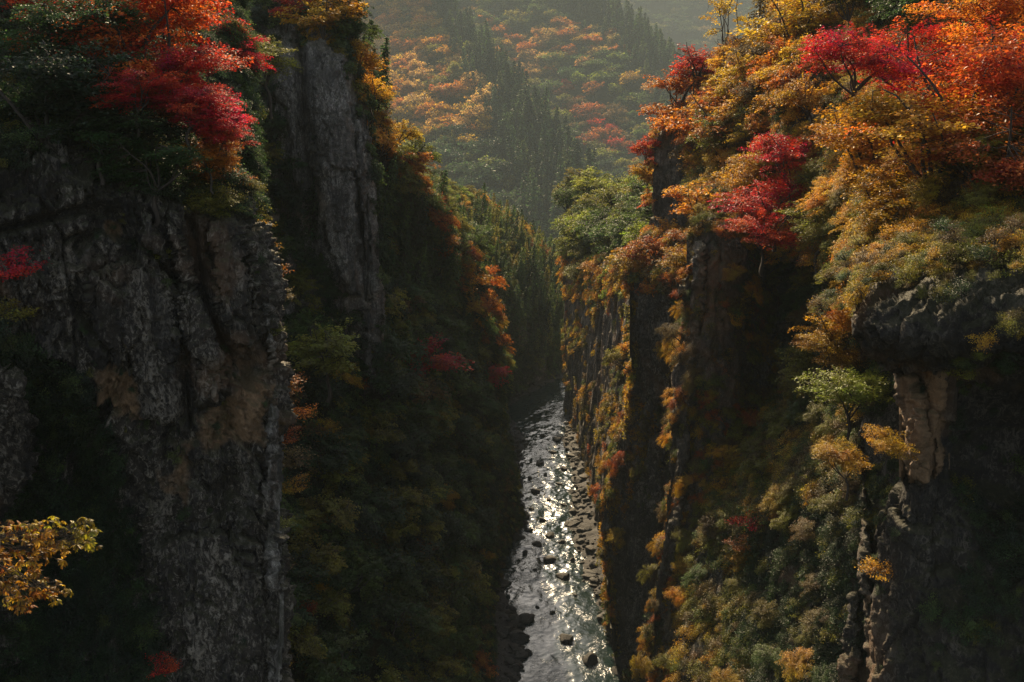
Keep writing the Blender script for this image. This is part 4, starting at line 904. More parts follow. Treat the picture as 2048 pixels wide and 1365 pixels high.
scatter('L2', [
    reg('shrub_mid', 1.3, (0.6, 1.3), DARK, 'undergrowth', holes=[L2_ROCK], tip=0.8),
    reg('round_mid', 4.2, (0.4, 0.8), DARK + [('olive', .6)], 'slope_trees', holes=[L2_ROCK], things=12, noun='tree', where='the ground left of the pillar', cat='tree', group='dark trees left of the rock pillar', tip=0.3, apart=3),
    reg('shrub_mid', 1.2, (0.4, 1.0), [('olive', 3), ('gold', 2), ('green', 2)], 'pillar_shrubs', poly=[(590, 20), (700, 40), (745, 230), (715, 230), (690, 130), (600, 90)], things=22, noun='bush', where='the rock pillar rim', cat='shrub', group='bushes on the rim of the rock pillar', tip=0.8),
    reg('shrub_mid', 3.4, (0.25, 0.5), DARK, 'undergrowth', poly=L2_ROCK, tip=0.9)], 9)
# near left cliff
L1_ROCK = [(-60, 420), (60, 360), (90, 290), (200, 300), (240, 380), (300, 395), (370, 410), (492, 430), (540, 560), (560, 800), (550, 1400), (330, 1400), (280, 1100), (240, 900), (180, 760), (150, 640), (60, 560)]
scatter('L1', [
    reg('shrub_near', 0.75, (0.5, 1.1), DARK, 'undergrowth', poly=[(-500, -300), (520, -300), (520, 300), (495, 428), (430, 425), (240, 375), (200, 300), (90, 280), (40, 340), (-500, 400)], tip=0.7, things=24, noun='bush', where='the near left cliff top', cat='shrub', group='dark bushes on the near left cliff top'),
    reg('shrub_near', 0.75, (0.45, 1.0), [('blackish green', 4), ('dark green', 3), ('green', .6)], 'undergrowth', poly=[(-500, 640), (-20, 600), (60, 680), (180, 760), (240, 900), (285, 1100), (340, 1400), (340, 1700), (-500, 1700)], tip=0.9, things=34, noun='bush', where='the lower left gully', cat='shrub', group='dark bushes in the shaded gully at lower left'),
    reg('shrub_near', 1.7, (0.18, 0.5), DARK + [('olive', 1), ('brown', 1)], 'undergrowth', poly=L1_ROCK, tip=0.9, clump=(0.25, 0.05))], 10)

# right bank
scatter('RG', [
    reg('round_mid', 3.0, (0.8, 1.5), [('lime', 3), ('green', 4), ('olive', 3)], 'green_grove', things=22, noun='tree', where='the shoulder right of the bend', cat='tree', group='green trees on the shoulder right of the river bend', tip=0.2, apart=2.4),
    reg('shrub_mid', 1.6, (0.8, 1.6), [('lime', 2), ('green', 2), ('gold', 1)], 'undergrowth', tip=0.6)], 11)
scatter('RA', [
    reg('shrub_mid', 1.8, (0.7, 1.5), [('amber', 3), ('gold', 3), ('orange', 2), ('lime', 1)], 'rim_shrubs', poly=[(1120, 480), (1300, 480), (1300, 590), (1120, 600)], things=28, noun='bush', where='the far right cliff rim', cat='shrub', group='golden bushes on the rim of the far right cliff', tip=0.8),
    reg('vine_mid', 2.6, (0.6, 1.2), [('russet', 1), ('gold', 3), ('brown', 3), ('olive', 2)], 'cliff_creepers', poly=[(1120, 560), (1300, 560), (1300, 1000), (1180, 1000), (1120, 820)], clump=(0.12, 0.0), things=26, noun='creeper', where='the far right cliff', cat='creeper', group='creepers hanging on the far right cliff')], 12)
scatter('RA', [reg('shrub_mid', 1.7, (0.5, 1.2), [('gold', 3), ('olive', 4), ('brown', 4), ('green', 2), ('amber', 1)], 'cliff_undergrowth', poly=[(1120, 480), (1320, 480), (1320, 860), (1200, 900), (1120, 740)], clump=(0.10, 0.13), tip=0.7, out=.4)], 32)
scatter('RB', [reg('shrub_mid', 1.35, (0.5, 1.1), [('gold', 2), ('olive', 4), ('brown', 4), ('green', 4), ('dark green', 3)], 'cliff_undergrowth', clump=(0.12, 0.14), tip=0.7, out=.4, holes=[[(1275, 600), (1360, 590), (1360, 1000), (1300, 1320), (1240, 1320), (1260, 1000)]]),
               reg('shrub_mid', 1.1, (0.4, 1.0), [('amber', 3), ('gold', 4), ('orange', 1), ('lime', 1)], 'cliff_undergrowth', poly=[(1180, 560), (1278, 560), (1284, 800), (1256, 920), (1240, 1000), (1242, 1300), (1190, 1300)], tip=0.7, out=.4, clump=(0.2, 0.08)),
               reg('maple_mid', 6.0, (0.3, 0.5), [('gold', 3), ('amber', 2), ('olive', 3), ('russet', 1)], 'cliff_trees', poly=[(1190, 640), (1400, 640), (1380, 1130), (1200, 1130)], things=14, noun='maple', where='the dark middle cliff', cat='maple tree', group='small maples rooted in the dark middle cliff', tip=0.9, out=2.0, apart=3, clump=(0.1, -0.05))], 33)
scatter('RC', [reg('shrub_near', 1.0, (0.5, 1.1), [('gold', 3), ('olive', 4), ('brown', 5), ('green', 3), ('russet', 2), ('dark green', 2)], 'cliff_undergrowth', clump=(0.16, 0.09), tip=0.7, out=.5, holes=[[(1500, 660), (1560, 640), (1540, 840), (1490, 860)]]),
               reg('shrub_near', 0.95, (0.4, 0.9), [('amber', 3), ('gold', 3), ('orange', 1), ('russet', 2), ('brown', 2)], 'cliff_undergrowth', poly=[(1300, 430), (1405, 430), (1388, 700), (1368, 1000), (1346, 1400), (1290, 1400), (1330, 1000)], tip=0.7, out=.4, clump=(0.25, 0.05)),
               reg('maple_near', 4.6, (0.22, 0.4), [('gold', 3), ('amber', 2), ('olive', 5), ('russet', 1), ('brown', 2)], 'cliff_trees', poly=[(1340, 430), (1600, 430), (1560, 1380), (1300, 1380)], things=26, noun='maple', where='the ribbed cliff', cat='maple tree', group='small maples rooted in the ribbed cliff', tip=0.9, out=2.0, apart=2.2)], 34)
scatter('RS', [
    reg('shrub_mid', 1.4, (0.6, 1.3), [('orange', 3), ('gold', 3), ('russet', 2), ('olive', 2)], 'spire_shrubs', poly=[(1300, 140), (1560, 140), (1560, 330), (1420, 330), (1360, 270), (1300, 265)], tip=0.7),
    reg('vine_mid', 1.9, (0.6, 1.3), [('brown', 3), ('olive', 3), ('gold', 1), ('green', 2)], 'cliff_creepers', poly=[(1355, 280), (1560, 280), (1560, 620), (1380, 560)], tip=0.8, things=20, noun='creeper', where='the rock spire', cat='creeper', group='creepers on the upright rock spire'),
    reg('shrub_mid', 1.3, (0.6, 1.2), [('scarlet', 2), ('amber', 3), ('orange', 3), ('russet', 1)], 'spire_shrubs', poly=[(1290, 262), (1322, 262), (1316, 420), (1290, 420)], things=16, noun='bush', where='the left edge of the spire', cat='shrub', group='bright bushes down the left edge of the spire', out=0.9)], 13)
scatter('RB', [
    reg('shrub_mid', 1.2, (0.7, 1.4), [('orange', 3), ('russet', 3), ('brown', 2), ('gold', 2), ('tan', 1)], 'rim_shrubs', poly=[(1230, 440), (1500, 440), (1500, 560), (1230, 590)], things=26, noun='bush', where='the dark middle cliff lip', cat='shrub', group='orange bushes on the lip of the dark middle cliff', tip=0.8),
    reg('vine_mid', 1.4, (0.5, 1.1), [('amber', 3), ('gold', 4), ('olive', 2), ('brown', 2)], 'cliff_creepers', poly=[(1190, 600), (1280, 590), (1276, 780), (1330, 840), (1290, 940), (1245, 1040), (1245, 1320), (1190, 1320), (1180, 1000)], things=40, noun='creeper', where='the dark middle cliff edge', cat='creeper', group='golden creepers on the edge of the dark middle cliff', out=.4),
    reg('vine_mid', 1.9, (0.4, 0.9), [('olive', 3), ('gold', 1), ('dark green', 3), ('brown', 2)], 'cliff_creepers', poly=[(1270, 780), (1380, 700), (1380, 1100), (1290, 1150), (1250, 960)], things=14, noun='creeper', where='the dark middle cliff face', cat='creeper', group='sparse creepers on the dark middle cliff face', clump=(0.2, 0.0))], 14)
scatter('RC', [
    reg('vine_near', 1.0, (0.4, 1.0), [('brown', 3), ('gold', 3), ('russet', 2), ('olive', 3), ('tan', 1.5)], 'cliff_creepers', poly=[(1360, 380), (1640, 380), (1640, 640), (1500, 700), (1480, 900), (1440, 1000), (1420, 1400), (1300, 1400), (1330, 1000), (1370, 700)], clump=(0.3, 0.0), things=50, noun='creeper', where='the ribbed cliff', cat='creeper', group='creepers on the ribbed cliff beside the cleft', out=.3),
    reg('shrub_near', 0.8, (0.5, 1.0), [('gold', 3), ('orange', 2), ('olive', 3), ('brown', 2)], 'undergrowth', poly=[(1370, 370), (1560, 370), (1560, 500), (1440, 500), (1370, 470)], tip=0.7),
    reg('vine_near', 1.3, (0.5, 1.0), [('olive', 3), ('dark green', 3), ('brown', 2), ('gold', 1)], 'cliff_creepers', poly=[(1400, 500), (1700, 500), (1640, 900), (1500, 900)], clump=(0.25, 0.0)),
    reg('shrub_near', 1.1, (0.5, 1.0), [('gold', 3), ('russet', 2), ('olive', 3), ('brown', 2)], 'cliff_shrubs', poly=[(1380, 780), (1560, 780), (1520, 1400), (1330, 1400)], things=26, noun='bush', where='the ribbed cliff foot', cat='shrub', group='bushes on the ribbed cliff below the cleft', tip=0.8, clump=(0.3, -0.1))], 15)
RD_HOLE = [(1470, 600), (1600, 560), (1640, 700), (1600, 780), (1540, 860), (1470, 900)]
scatter('RD', [
    reg('shrub_near', 0.85, (0.6, 1.15), [('olive', 5), ('tan', 1), ('brown', 3), ('gold', 3), ('green', 2)], 'undergrowth', poly=[(1300, 860), (1540, 800), (1720, 780), (1725, 1100), (1660, 1200), (1560, 1420), (1300, 1420)], things=70, noun='bush', where='the lower right slope', cat='shrub', group='bushes on the steep slope in the lower right', tip=0.7, holes=[[(1540, 1050), (1725, 1000), (1725, 1420), (1500, 1420)]]),
    reg('shrub_near', 0.9, (0.6, 1.2), DARK + [('olive', 2), ('brown', 1), ('gold', .6)], 'undergrowth', poly=[(1450, 300), (1900, 300), (1900, 800), (1540, 860), (1500, 700)], holes=[RD_HOLE], things=40, noun='bush', where='the slope below red maples', cat='shrub', group='bushes on the shaded slope below the red maples', tip=0.7),
    reg('shrub_near', 0.85, (0.5, 1.0), [('blackish green', 3), ('dark green', 3), ('olive', 1)], 'undergrowth', poly=[(1500, 1000), (1900, 900), (1900, 1600), (1400, 1600)], tip=0.8)], 16)
scatter('RT', [
    reg('shrub_near', 0.95, (0.7, 1.3), [('gold', 2), ('amber', 2), ('orange', 2), ('olive', 3), ('brown', 2), ('green', 1)], 'undergrowth', tip=0.6, holes=[[(1575, 150), (1650, 150), (1650, 250), (1580, 250)]]),
    reg('maple_mid', 4.0, (0.55, 1.0), AUT + [('brown', 1)], 'hillside_maples', poly=[(1420, 190), (1560, 130), (1570, 30), (1640, 20), (1640, 260), (1540, 480), (1420, 480), (1400, 260)], things=36, noun='maple', where='the right skyline crest', cat='maple tree', group='autumn maples on the crest above the right cliffs', tip=0.25, apart=3),
    reg('round_mid', 4.4, (0.7, 1.2), DARK + [('olive', 3), ('brown', 2), ('russet', .7)], 'hillside_trees', poly=[(1500, -400), (2600, -400), (2600, 90), (1640, 90)], things=14, noun='tree', where='the top right hillside', cat='tree', group='dark trees on the top right hillside', tip=0.1, apart=3.4),
    reg('shrub_near', 1.5, (0.8, 1.4), [('gold', 3), ('amber', 2), ('olive', 3)], 'undergrowth', poly=[(1600, 380), (1850, 380), (1850, 520), (1600, 560)], things=14, noun='bush', where='the slope under orange maples', cat='shrub', group='golden bushes under the big orange maple', tip=0.6)], 17)
scatter('RT', [reg('maple_near', 3.2, (0.3, 0.55), [('gold', 3), ('olive', 3), ('amber', 3), ('brown', 1)], 'small_maples', poly=[(1620, 330), (2150, 330), (2150, 540), (1640, 560)], things=16, noun='maple', where='the slope under orange maples', cat='maple tree', group='small maples under the orange maples', tip=0.4, apart=2)], 36)
scatter('RD', [reg('maple_near', 4.4, (0.25, 0.42), [('gold', 2), ('olive', 5), ('green', 2), ('brown', 3)], 'small_maples', poly=[(1340, 800), (1730, 780), (1725, 1420), (1300, 1420)], things=20, noun='maple', where='the lower right slope', cat='maple tree', group='small maples on the lower right slope', tip=0.5, apart=2.2),
               reg('maple_near', 3.6, (0.3, 0.5), DARK + [('olive', 3), ('gold', 2), ('brown', 1)], 'small_maples', poly=[(1500, 430), (1850, 430), (1750, 780), (1560, 800)], things=18, noun='maple', where='the slope below red maples', cat='maple tree', group='small maples on the shaded slope', tip=0.5, apart=2.2)], 37)
scatter('R1', [
    reg('shrub_near', 0.7, (0.4, 1.0), [('gold', 4), ('olive', 3), ('lime', 1), ('amber', 2), ('brown', 2)], 'undergrowth', poly=[(1700, 380), (2500, 360), (2500, 520), (1960, 540), (1850, 575), (1720, 610)], things=24, noun='bush', where='the overhanging rock', cat='shrub', group='bushes on top of the overhanging rock at right', tip=0.7),
    reg('shrub_near', 0.62, (0.3, 0.7), [('olive', 4), ('brown', 4), ('gold', 2), ('dark green', 2)], 'undergrowth', poly=[(1700, 560), (1780, 540), (2300, 500), (2300, 720), (2000, 700), (1880, 620), (1760, 610), (1712, 630)], tip=0.7, out=3.0, clump=(0.25, -0.12)),
    reg('shrub_near', 0.9, (0.35, 0.9), [('blackish green', 4), ('dark green', 3), ('green', .6), ('olive', .5)], 'undergrowth', poly=[(1900, 700), (2500, 640), (2500, 1500), (1860, 1500), (1840, 1060), (1900, 1000)], things=30, noun='bush', where='the right edge wall', cat='shrub', group='dark bushes on the wall at the right edge', tip=0.8, clump=(0.22, -0.02)),
    reg('shrub_near', 1.6, (0.2, 0.5), DARK + [('olive', 1)], 'undergrowth', poly=[(1720, 480), (2100, 480), (2100, 1500), (1740, 1500)], tip=0.9, clump=(0.3, 0.08))], 18)

# ------------------------------------------------------------------ single trees that stand out
def hero(kind, px, py, Y, hpx, color, label, cat='maple tree', aspect=1.1, var=None, tilt=(0, 0), rz=None, base=None, name=None):
    """crown centre at picture point (px, py) at distance Y; hpx = height of the crown on the picture."""
    c = np.array(at(px, py, Y)); d = depth_of(c)[0]; hm = hpx * d / FPX
    H0 = {'maple_thin': 6.0, 'maple_near': 6.0, 'maple_mid': 6.0, 'round_mid': 5.5, 'conifer_mid': 9.0}.get(kind)
    if H0 is None:
        s = hm / 1.6; loc = tuple(c - np.array([0, 0, 0.3 * s])); sc = (s * aspect, s * aspect, s)
    else:
        s = hm / (H0 * 0.68); loc = tuple(c - np.array([0, 0, H0 * 0.62 * s])); sc = (s * aspect, s * aspect, s)
    return add_plant(kind, loc, sc, color, label, cat, var=var, rz=rz, tilt=tilt, name=name)
# top left: the red cascade
hero('maple_near', 285, 70, 49, 220, 'vermilion', 'big scarlet and orange maple hanging over the near left cliff top', aspect=0.95, var=0)
hero('maple_near', 250, 10, 53, 180, 'russet', 'russet maple at the top left behind the scarlet one', aspect=1.2, var=1)
hero('maple_near', 60, 10, 50, 120, 'scarlet', 'dim red maple in the top left corner', aspect=1.2, var=2)
hero('maple_near', 345, 155, 47, 120, 'scarlet', 'scarlet maple in the middle of the red cascade, upper left', aspect=1.25, var=2)
hero('maple_near', 410, 225, 46.5, 110, 'crimson', 'crimson maple with a pointed bough sticking out over the dark slope', aspect=1.2, var=1)
hero('maple_near', 330, 225, 46, 90, 'russet', 'rusty maple half hidden in green leaves, upper left', aspect=1.3, var=0)
hero('maple_near', 425, 320, 47.5, 90, 'russet', 'russet maple at the cliff lip under the crimson bough', aspect=1.1, var=1)
hero('maple_near', 462, 375, 48.5, 85, 'orange', 'orange maple on the lip of the near left cliff', aspect=0.9, var=2)
hero('maple_near', 395, 375, 47, 60, 'brown', 'brownish small maple at the brow of the near left cliff', aspect=1.2, var=0)
hero('maple_near', 250, 240, 45, 150, 'blackish green', 'dark green leafy tree under the red cascade', cat='tree', aspect=1.3, var=1, name='broadleaf_tree')
hero('maple_near', 90, 200, 44, 210, 'blackish green', 'nearly black tree at the left edge above the cliff', cat='tree', aspect=1.2, var=0, name='broadleaf_tree')
hero('maple_near', 110, 80, 47, 160, 'dark green', 'dark green tree in the top left under the dim red maple', cat='tree', aspect=1.2, var=2, name='broadleaf_tree')
hero('maple_near', 265, 185, 43.5, 80, 'scarlet', 'scarlet maple spreading low across the dark bushes, upper left', aspect=1.3, var=1)
hero('maple_near', 372, 215, 44, 85, 'crimson', 'crimson maple directly above the cliff brow, upper left', aspect=1.2, var=2)
hero('maple_near', 445, 245, 45.5, 75, 'crimson', 'outermost crimson maple pointing right toward the rock pillar', aspect=1.1, var=0)
hero('maple_near', 420, 310, 45, 70, 'orange', 'orange maple between the crimson boughs and the cliff lip', aspect=1.1, var=1)
hero('maple_near', 455, 100, 66, 110, 'crimson', 'muted red maple behind the scarlet cascade', aspect=0.9, var=1)
hero('maple_near', 535, 125, 92, 100, 'olive', 'olive green maple left of the rock pillar top', aspect=1.15, var=2)
hero('maple_near', 300, 330, 43.5, 110, 'dark green', 'dark green tree over the crack in the near left cliff', cat='tree', aspect=1.3, var=1, name='broadleaf_tree')
hero('maple_near', 195, 270, 43, 90, 'dark green', 'low dark tree above the upper left rock block', cat='tree', aspect=1.4, var=2, name='broadleaf_tree')
hero('maple_near', 410, 400, 46, 60, 'olive', 'low olive tree drooping over the hanging rock slab', cat='tree', aspect=1.6, var=0, name='broadleaf_tree')
hero('maple_near', 440, 265, 46, 70, 'scarlet', 'scarlet maple filling the gap between crimson and russet maples', aspect=1.2, var=0)
hero('shrub_near', 522, 500, 50, 62, 'amber', 'bright yellow bush on the corner of the near left cliff', cat='shrub')
hero('shrub_near', 515, 455, 49.5, 50, 'gold', 'golden bush at the top corner of the near left cliff', cat='shrub')
hero('shrub_near', 540, 545, 50.5, 70, 'russet', 'reddish brown bush below the bright yellow bush on the cliff corner', cat='shrub')
hero('shrub_near', 555, 590, 51.5, 50, 'brown', 'brown bush lowest on the near left cliff corner', cat='shrub')
hero('shrub_near', 20, 530, 38, 110, 'crimson', 'crimson bush at the left edge of the near cliff', cat='shrub', aspect=1.15)
hero('shrub_near', 25, 620, 38, 90, 'olive', 'olive bush under the crimson bush at the left edge', cat='shrub')
hero('shrub_near', 325, 1330, 40, 60, 'crimson', 'small crimson bush at the foot of the near left cliff', cat='shrub', aspect=1.0)
for px_, py_, h_, c_, lb_ in [(574, 768, 75, 'russet', 'topmost russet bush down the right edge of the near left cliff'), (586, 822, 80, 'orange', 'orange bush halfway down the right edge of the near left cliff'),
                              (572, 872, 60, 'russet', 'russet bush under the orange one at the near left cliff edge'), (580, 918, 80, 'brown', 'brown bush low at the right edge of the near left cliff'), (588, 968, 60, 'gold', 'golden brown bush lowest at the near left cliff edge')]:
    hero('shrub_near', px_, py_, 56, h_, c_, lb_, cat='shrub')
for px_, py_, h_, c_, lb_ in [(548, 660, 40, 'olive', 'small olive bush high on the right edge of the near left cliff'), (562, 1045, 50, 'olive', 'olive bush at the right edge beside the lower near left cliff'),
                              (566, 1130, 45, 'brown', 'brown bush under the olive one, lower near left cliff edge'), (556, 1235, 55, 'dark green', 'dark green bush low on the right edge of the near left cliff'), (552, 1325, 45, 'gold', 'golden bush at the bottom right of the near left cliff')]:
    hero('shrub_near', px_, py_, 47.5, h_, c_, lb_, cat='shrub')
for px_, py_, Y_, h_, c_, lb_ in [(1262, 520, 121, 60, 'gold', 'golden maple on the left corner of the dark middle cliff'), (1205, 530, 182, 45, 'amber', 'amber maple on the rim of the far right cliff'), (1165, 545, 196, 40, 'olive', 'olive maple at the left end of the far right cliff rim'),
                                  (1310, 500, 118, 55, 'russet', 'russet maple on the lip of the dark middle cliff'), (1415, 410, 96, 75, 'amber', 'amber maple crowning the ribbed cliff'), (1370, 520, 96, 50, 'gold', 'golden maple on the left rib of the ribbed cliff')]:
    hero('maple_mid', px_, py_, Y_, h_, c_, lb_, aspect=1.15)
# pillar top and slope
hero('maple_mid', 645, 38, 101, 95, 'gold', 'golden olive maple on top of the rock pillar', aspect=1.1, var=0)
hero('maple_mid', 570, 15, 104, 45, 'scarlet', 'orange red maple at the top left of the rock pillar', aspect=1.3, var=1)
hero('maple_mid', 688, 95, 103, 60, 'gold', 'golden maple on the right shoulder of the rock pillar', aspect=0.9, var=2)
hero('maple_mid', 722, 130, 104, 70, 'amber', 'amber maple leaning out from the right side of the rock pillar', aspect=1.0, var=3)
hero('maple_mid', 740, 185, 105, 75, 'amber', 'lowest amber maple on the right side of the rock pillar', aspect=0.85, var=0)
hero('maple_mid', 792, 330, 128, 60, 'orange', 'orange maple alone on the ridge right of the rock pillar', aspect=1.2, var=1)
hero('maple_mid', 845, 715, 116, 75, 'crimson', 'dull crimson maple on the dark slope right of the pillar foot', aspect=1.1, var=2)
hero('maple_mid', 650, 700, 84, 100, 'olive', 'olive maple below the foot of the rock pillar', aspect=1.2, var=3)
hero('maple_mid', 965, 750, 157, 45, 'crimson', 'small dull red maple overhanging the river, right end of the spur', aspect=1.2, var=1)
hero('maple_mid', 925, 560, 149, 60, 'amber', 'bright amber maple leaning over the river from the spur', aspect=1.2, var=0)
hero('maple_mid', 880, 490, 142, 60, 'orange', 'bright orange maple on the crest of the spur', aspect=1.1, var=3)
hero('maple_mid', 950, 470, 209, 50, 'green', 'wide flat green tree below the hazy mountain', cat='tree', name='broadleaf_tree')
# right side
hero('maple_near', 1712, 130, 62, 125, 'crimson', 'vivid crimson maple left of the big orange red maple, upper right', aspect=1.15, var=0)
hero('maple_near', 1815, 120, 66, 130, 'scarlet', 'scarlet maple between the vivid crimson maple and the big orange red one', aspect=1.2, var=1)
hero('maple_near', 1945, 190, 57, 240, 'vermilion', 'big orange red spreading maple with dark forked trunk, upper right', aspect=1.05, var=0)
hero('maple_near', 1990, 60, 64, 150, 'orange', 'orange maple in the top right corner', aspect=1.2, var=2)
hero('maple_near', 1880, 290, 55, 190, 'amber', 'amber maple under the big orange red maple', aspect=1.3, var=2)
hero('maple_near', 2010, 300, 52, 200, 'russet', 'russet maple at the right edge under the orange red crown', aspect=1.1, var=1)
hero('maple_near', 1740, 300, 68, 150, 'amber', 'amber maple left of the orange maple, centre of the right hillside', aspect=1.25, var=1)
hero('maple_near', 1800, 410, 58, 130, 'gold', 'golden maple above the overhanging rock', aspect=1.25, var=0)
hero('maple_near', 1590, 330, 84, 110, 'crimson', 'pinkish red maple in the middle of the right hillside', aspect=1.1, var=2)
hero('maple_near', 1555, 405, 82, 90, 'crimson', 'crimson maple below the pinkish red one', aspect=1.3, var=0)
hero('maple_near', 1530, 465, 78, 80, 'scarlet', 'scarlet maple lowest of the red trees over the dark slope', aspect=1.2, var=1)
hero('maple_near', 1640, 450, 74, 100, 'olive', 'olive maple right of the lowest scarlet maple', aspect=1.3, var=2)
hero('maple_mid', 1450, 250, 112, 120, 'orange', 'orange maple on the brow right of the rock spire', aspect=1.2, var=0)
hero('maple_mid', 1350, 190, 138, 90, 'russet', 'russet maple crowning the rock spire', aspect=1.2, var=1)
hero('maple_mid', 1400, 130, 136, 70, 'scarlet', 'reddish maple on the skyline above the rock spire', aspect=1.2, var=2)
hero('maple_mid', 1490, 150, 122, 80, 'gold', 'golden maple on the skyline below the thin yellow tree', aspect=1.2, var=3)
hero('maple_thin', 1450, 42, 138, 100, 'yellow', 'thin bright yellow tree standing against the pale far hill', cat='tree', aspect=0.8, var=0, name='broadleaf_tree')
hero('conifer_mid', 1520, 20, 126, 110, 'brown', 'brownish conifer right of the thin yellow tree', cat='conifer', aspect=1.2)
hero('maple_mid', 1600, 60, 108, 120, 'gold', 'golden brown maple at the top of the right hillside', aspect=1.2, var=0)
hero('maple_mid', 1340, 470, 127, 60, 'amber', 'small amber maple at the foot of the rock spire', aspect=1.0, var=2)
hero('maple_mid', 1290, 300, 142, 50, 'scarlet', 'red maple clinging to the left side of the rock spire', aspect=0.9, var=3)
hero('maple_mid', 1370, 240, 137, 70, 'orange', 'orange maple draped over the top of the rock spire', aspect=1.3, var=3)
hero('maple_mid', 1420, 330, 122, 90, 'gold', 'golden maple right of the bare face of the spire', aspect=1.1, var=2)
hero('maple_mid', 1295, 350, 141, 50, 'amber', 'amber maple under the red one on the rock spire', aspect=0.9, var=0)
hero('maple_near', 1680, 640, 66, 120, 'amber', 'amber maple hanging left of the overhanging rock', aspect=0.95, var=0)
hero('maple_near', 1665, 700, 65, 100, 'gold', 'golden maple below the amber one beside the overhang', aspect=0.9, var=1)
hero('maple_near', 1700, 790, 60, 110, 'lime', 'lime green maple under the overhanging rock', aspect=1.1, var=2)
hero('maple_near', 1610, 740, 76, 70, 'olive', 'olive maple beside the dark cleft', aspect=1.2, var=0)
hero('maple_near', 1775, 890, 45, 60, 'amber', 'small amber maple in front of the brown rock column', aspect=1.2, var=1)
hero('maple_near', 1700, 930, 52, 70, 'gold', 'golden green maple left of the brown rock column', aspect=1.1, var=2)
hero('shrub_near', 1500, 1040, 70, 70, 'scarlet', 'red bush among the olive bushes, lower right slope', cat='shrub', aspect=1.0)
hero('shrub_near', 1480, 1085, 69, 50, 'russet', 'orange red bush just below the red bush, lower right slope', cat='shrub', aspect=1.1)
hero('shrub_near', 1750, 1140, 47.5, 70, 'amber', 'tangled orange bush on the narrow rock fin', cat='shrub', aspect=0.9)
hero('shrub_near', 1770, 520, 50, 90, 'gold', 'yellow bush on the left brow of the overhanging rock', cat='shrub', aspect=1.2)
hero('shrub_near', 1740, 600, 48, 60, 'brown', 'brown bush draped over the nose of the overhanging rock', cat='shrub', aspect=1.0)

# ------------------------------------------------------------------ mass foliage: one object per kind and place, geometry nodes
def build_stuff(sname, kind, items):
    protos = PROTO[kind]; n = len(items)
    for i in range(len(protos)):
        if (kind, i) not in USED: raise RuntimeError('unused proto %s %d' % (kind, i))
    me = bpy.data.meshes.new(sname); me.vertices.add(n)
    me.vertices.foreach_set('co', np.array([it[0] for it in items], np.float32).ravel())
    rot = np.array([tuple(lean_rot(*it[1])) for it in items], np.float32)
    a = me.attributes.new('rot', 'FLOAT_VECTOR', 'POINT'); a.data.foreach_set('vector', rot.ravel())
    a = me.attributes.new('scl', 'FLOAT', 'POINT'); a.data.foreach_set('value', np.array([it[2] for it in items], np.float32))
    a = me.attributes.new('tint', 'FLOAT_VECTOR', 'POINT'); a.data.foreach_set('vector', np.array([it[3] for it in items], np.float32).ravel())
    a = me.attributes.new('var', 'INT', 'POINT'); a.data.foreach_set('value', np.array([it[4] for it in items], np.int32))
    o = put(sname, me, kind='stuff')
    ng = bpy.data.node_groups.new(sname, 'GeometryNodeTree')
    ng.interface.new_socket('Geometry', in_out='INPUT', socket_type='NodeSocketGeometry'); ng.interface.new_socket('Geometry', in_out='OUTPUT', socket_type='NodeSocketGeometry')
    nn, l = ng.nodes, ng.links
    gi, go = nn.new('NodeGroupInput'), nn.new('NodeGroupOutput'); J = nn.new('GeometryNodeJoinGeometry')
    mp = nn.new('GeometryNodeMeshToPoints'); l.new(gi.outputs[0], mp.inputs['Mesh'])
    def attr(nm, t):
        x = nn.new('GeometryNodeInputNamedAttribute'); x.data_type = t; x.inputs['Name'].default_value = nm; return x.outputs[0]
    ar, asc, av = attr('rot', 'FLOAT_VECTOR'), attr('scl', 'FLOAT'), attr('var', 'INT')
    er = nn.new('FunctionNodeEulerToRotation'); l.new(ar, er.inputs[0])
    for i in range(len(protos)):
        jj = nn.new('GeometryNodeJoinGeometry')
        for ob in USED[(kind, i)]:
            oi = nn.new('GeometryNodeObjectInfo'); oi.inputs['Object'].default_value = ob; l.new(oi.outputs['Geometry'], jj.inputs[0])
        cmp_ = nn.new('FunctionNodeCompare'); cmp_.data_type = 'INT'; cmp_.operation = 'EQUAL'; l.new(av, cmp_.inputs[2]); cmp_.inputs[3].default_value = i
        ip = nn.new('GeometryNodeInstanceOnPoints'); l.new(mp.outputs[0], ip.inputs['Points']); l.new(cmp_.outputs[0], ip.inputs['Selection'])
        l.new(jj.outputs[0], ip.inputs['Instance']); l.new(er.outputs[0], ip.inputs['Rotation']); l.new(asc, ip.inputs['Scale'])
        l.new(ip.outputs[0], J.inputs[0])
    l.new(J.outputs[0], go.inputs[0])
    md = o.modifiers.new('scatter', 'NODES'); md.node_group = ng
    return o
for (sname, kind), items in STUFF.items():
    # what stands far outside the picture is left out
    build_stuff(sname, kind, items)
    print('STUFF', sname, kind, len(items))

# ------------------------------------------------------------------ stones
def make_stone(seed, sub=3, flat=0.6):
    import bmesh
    bm = bmesh.new(); bmesh.ops.create_icosphere(bm, subdivisions=sub, radius=1.0)
    V = np.array([v.co[:] for v in bm.verts]); F = np.array([[v.index for v in f.verts] for f in bm.faces]); bm.free()
    rs = np.random.RandomState(seed); off = rs.rand(3) * 50
    for _ in range(16):                                     # planar breaks
        d = rs.normal(size=3); d /= np.linalg.norm(d); h = 0.48 + 0.36 * rs.rand(); t = V @ d; V -= np.outer(np.maximum(t - h, 0) * 1.0, d)
    V *= (1 + fbm(V * 0.9 + off, 3) * 0.22)[:, None]; V += V * (fbm(V * 4 + off, 2) * 0.07)[:, None]
    V *= np.array([1 + 0.25 * rs.rand(), 0.8 + 0.3 * rs.rand(), flat])
    return mesh_np('river_stone', V, F, [M_STONE], {'stain': np.zeros(len(V))})
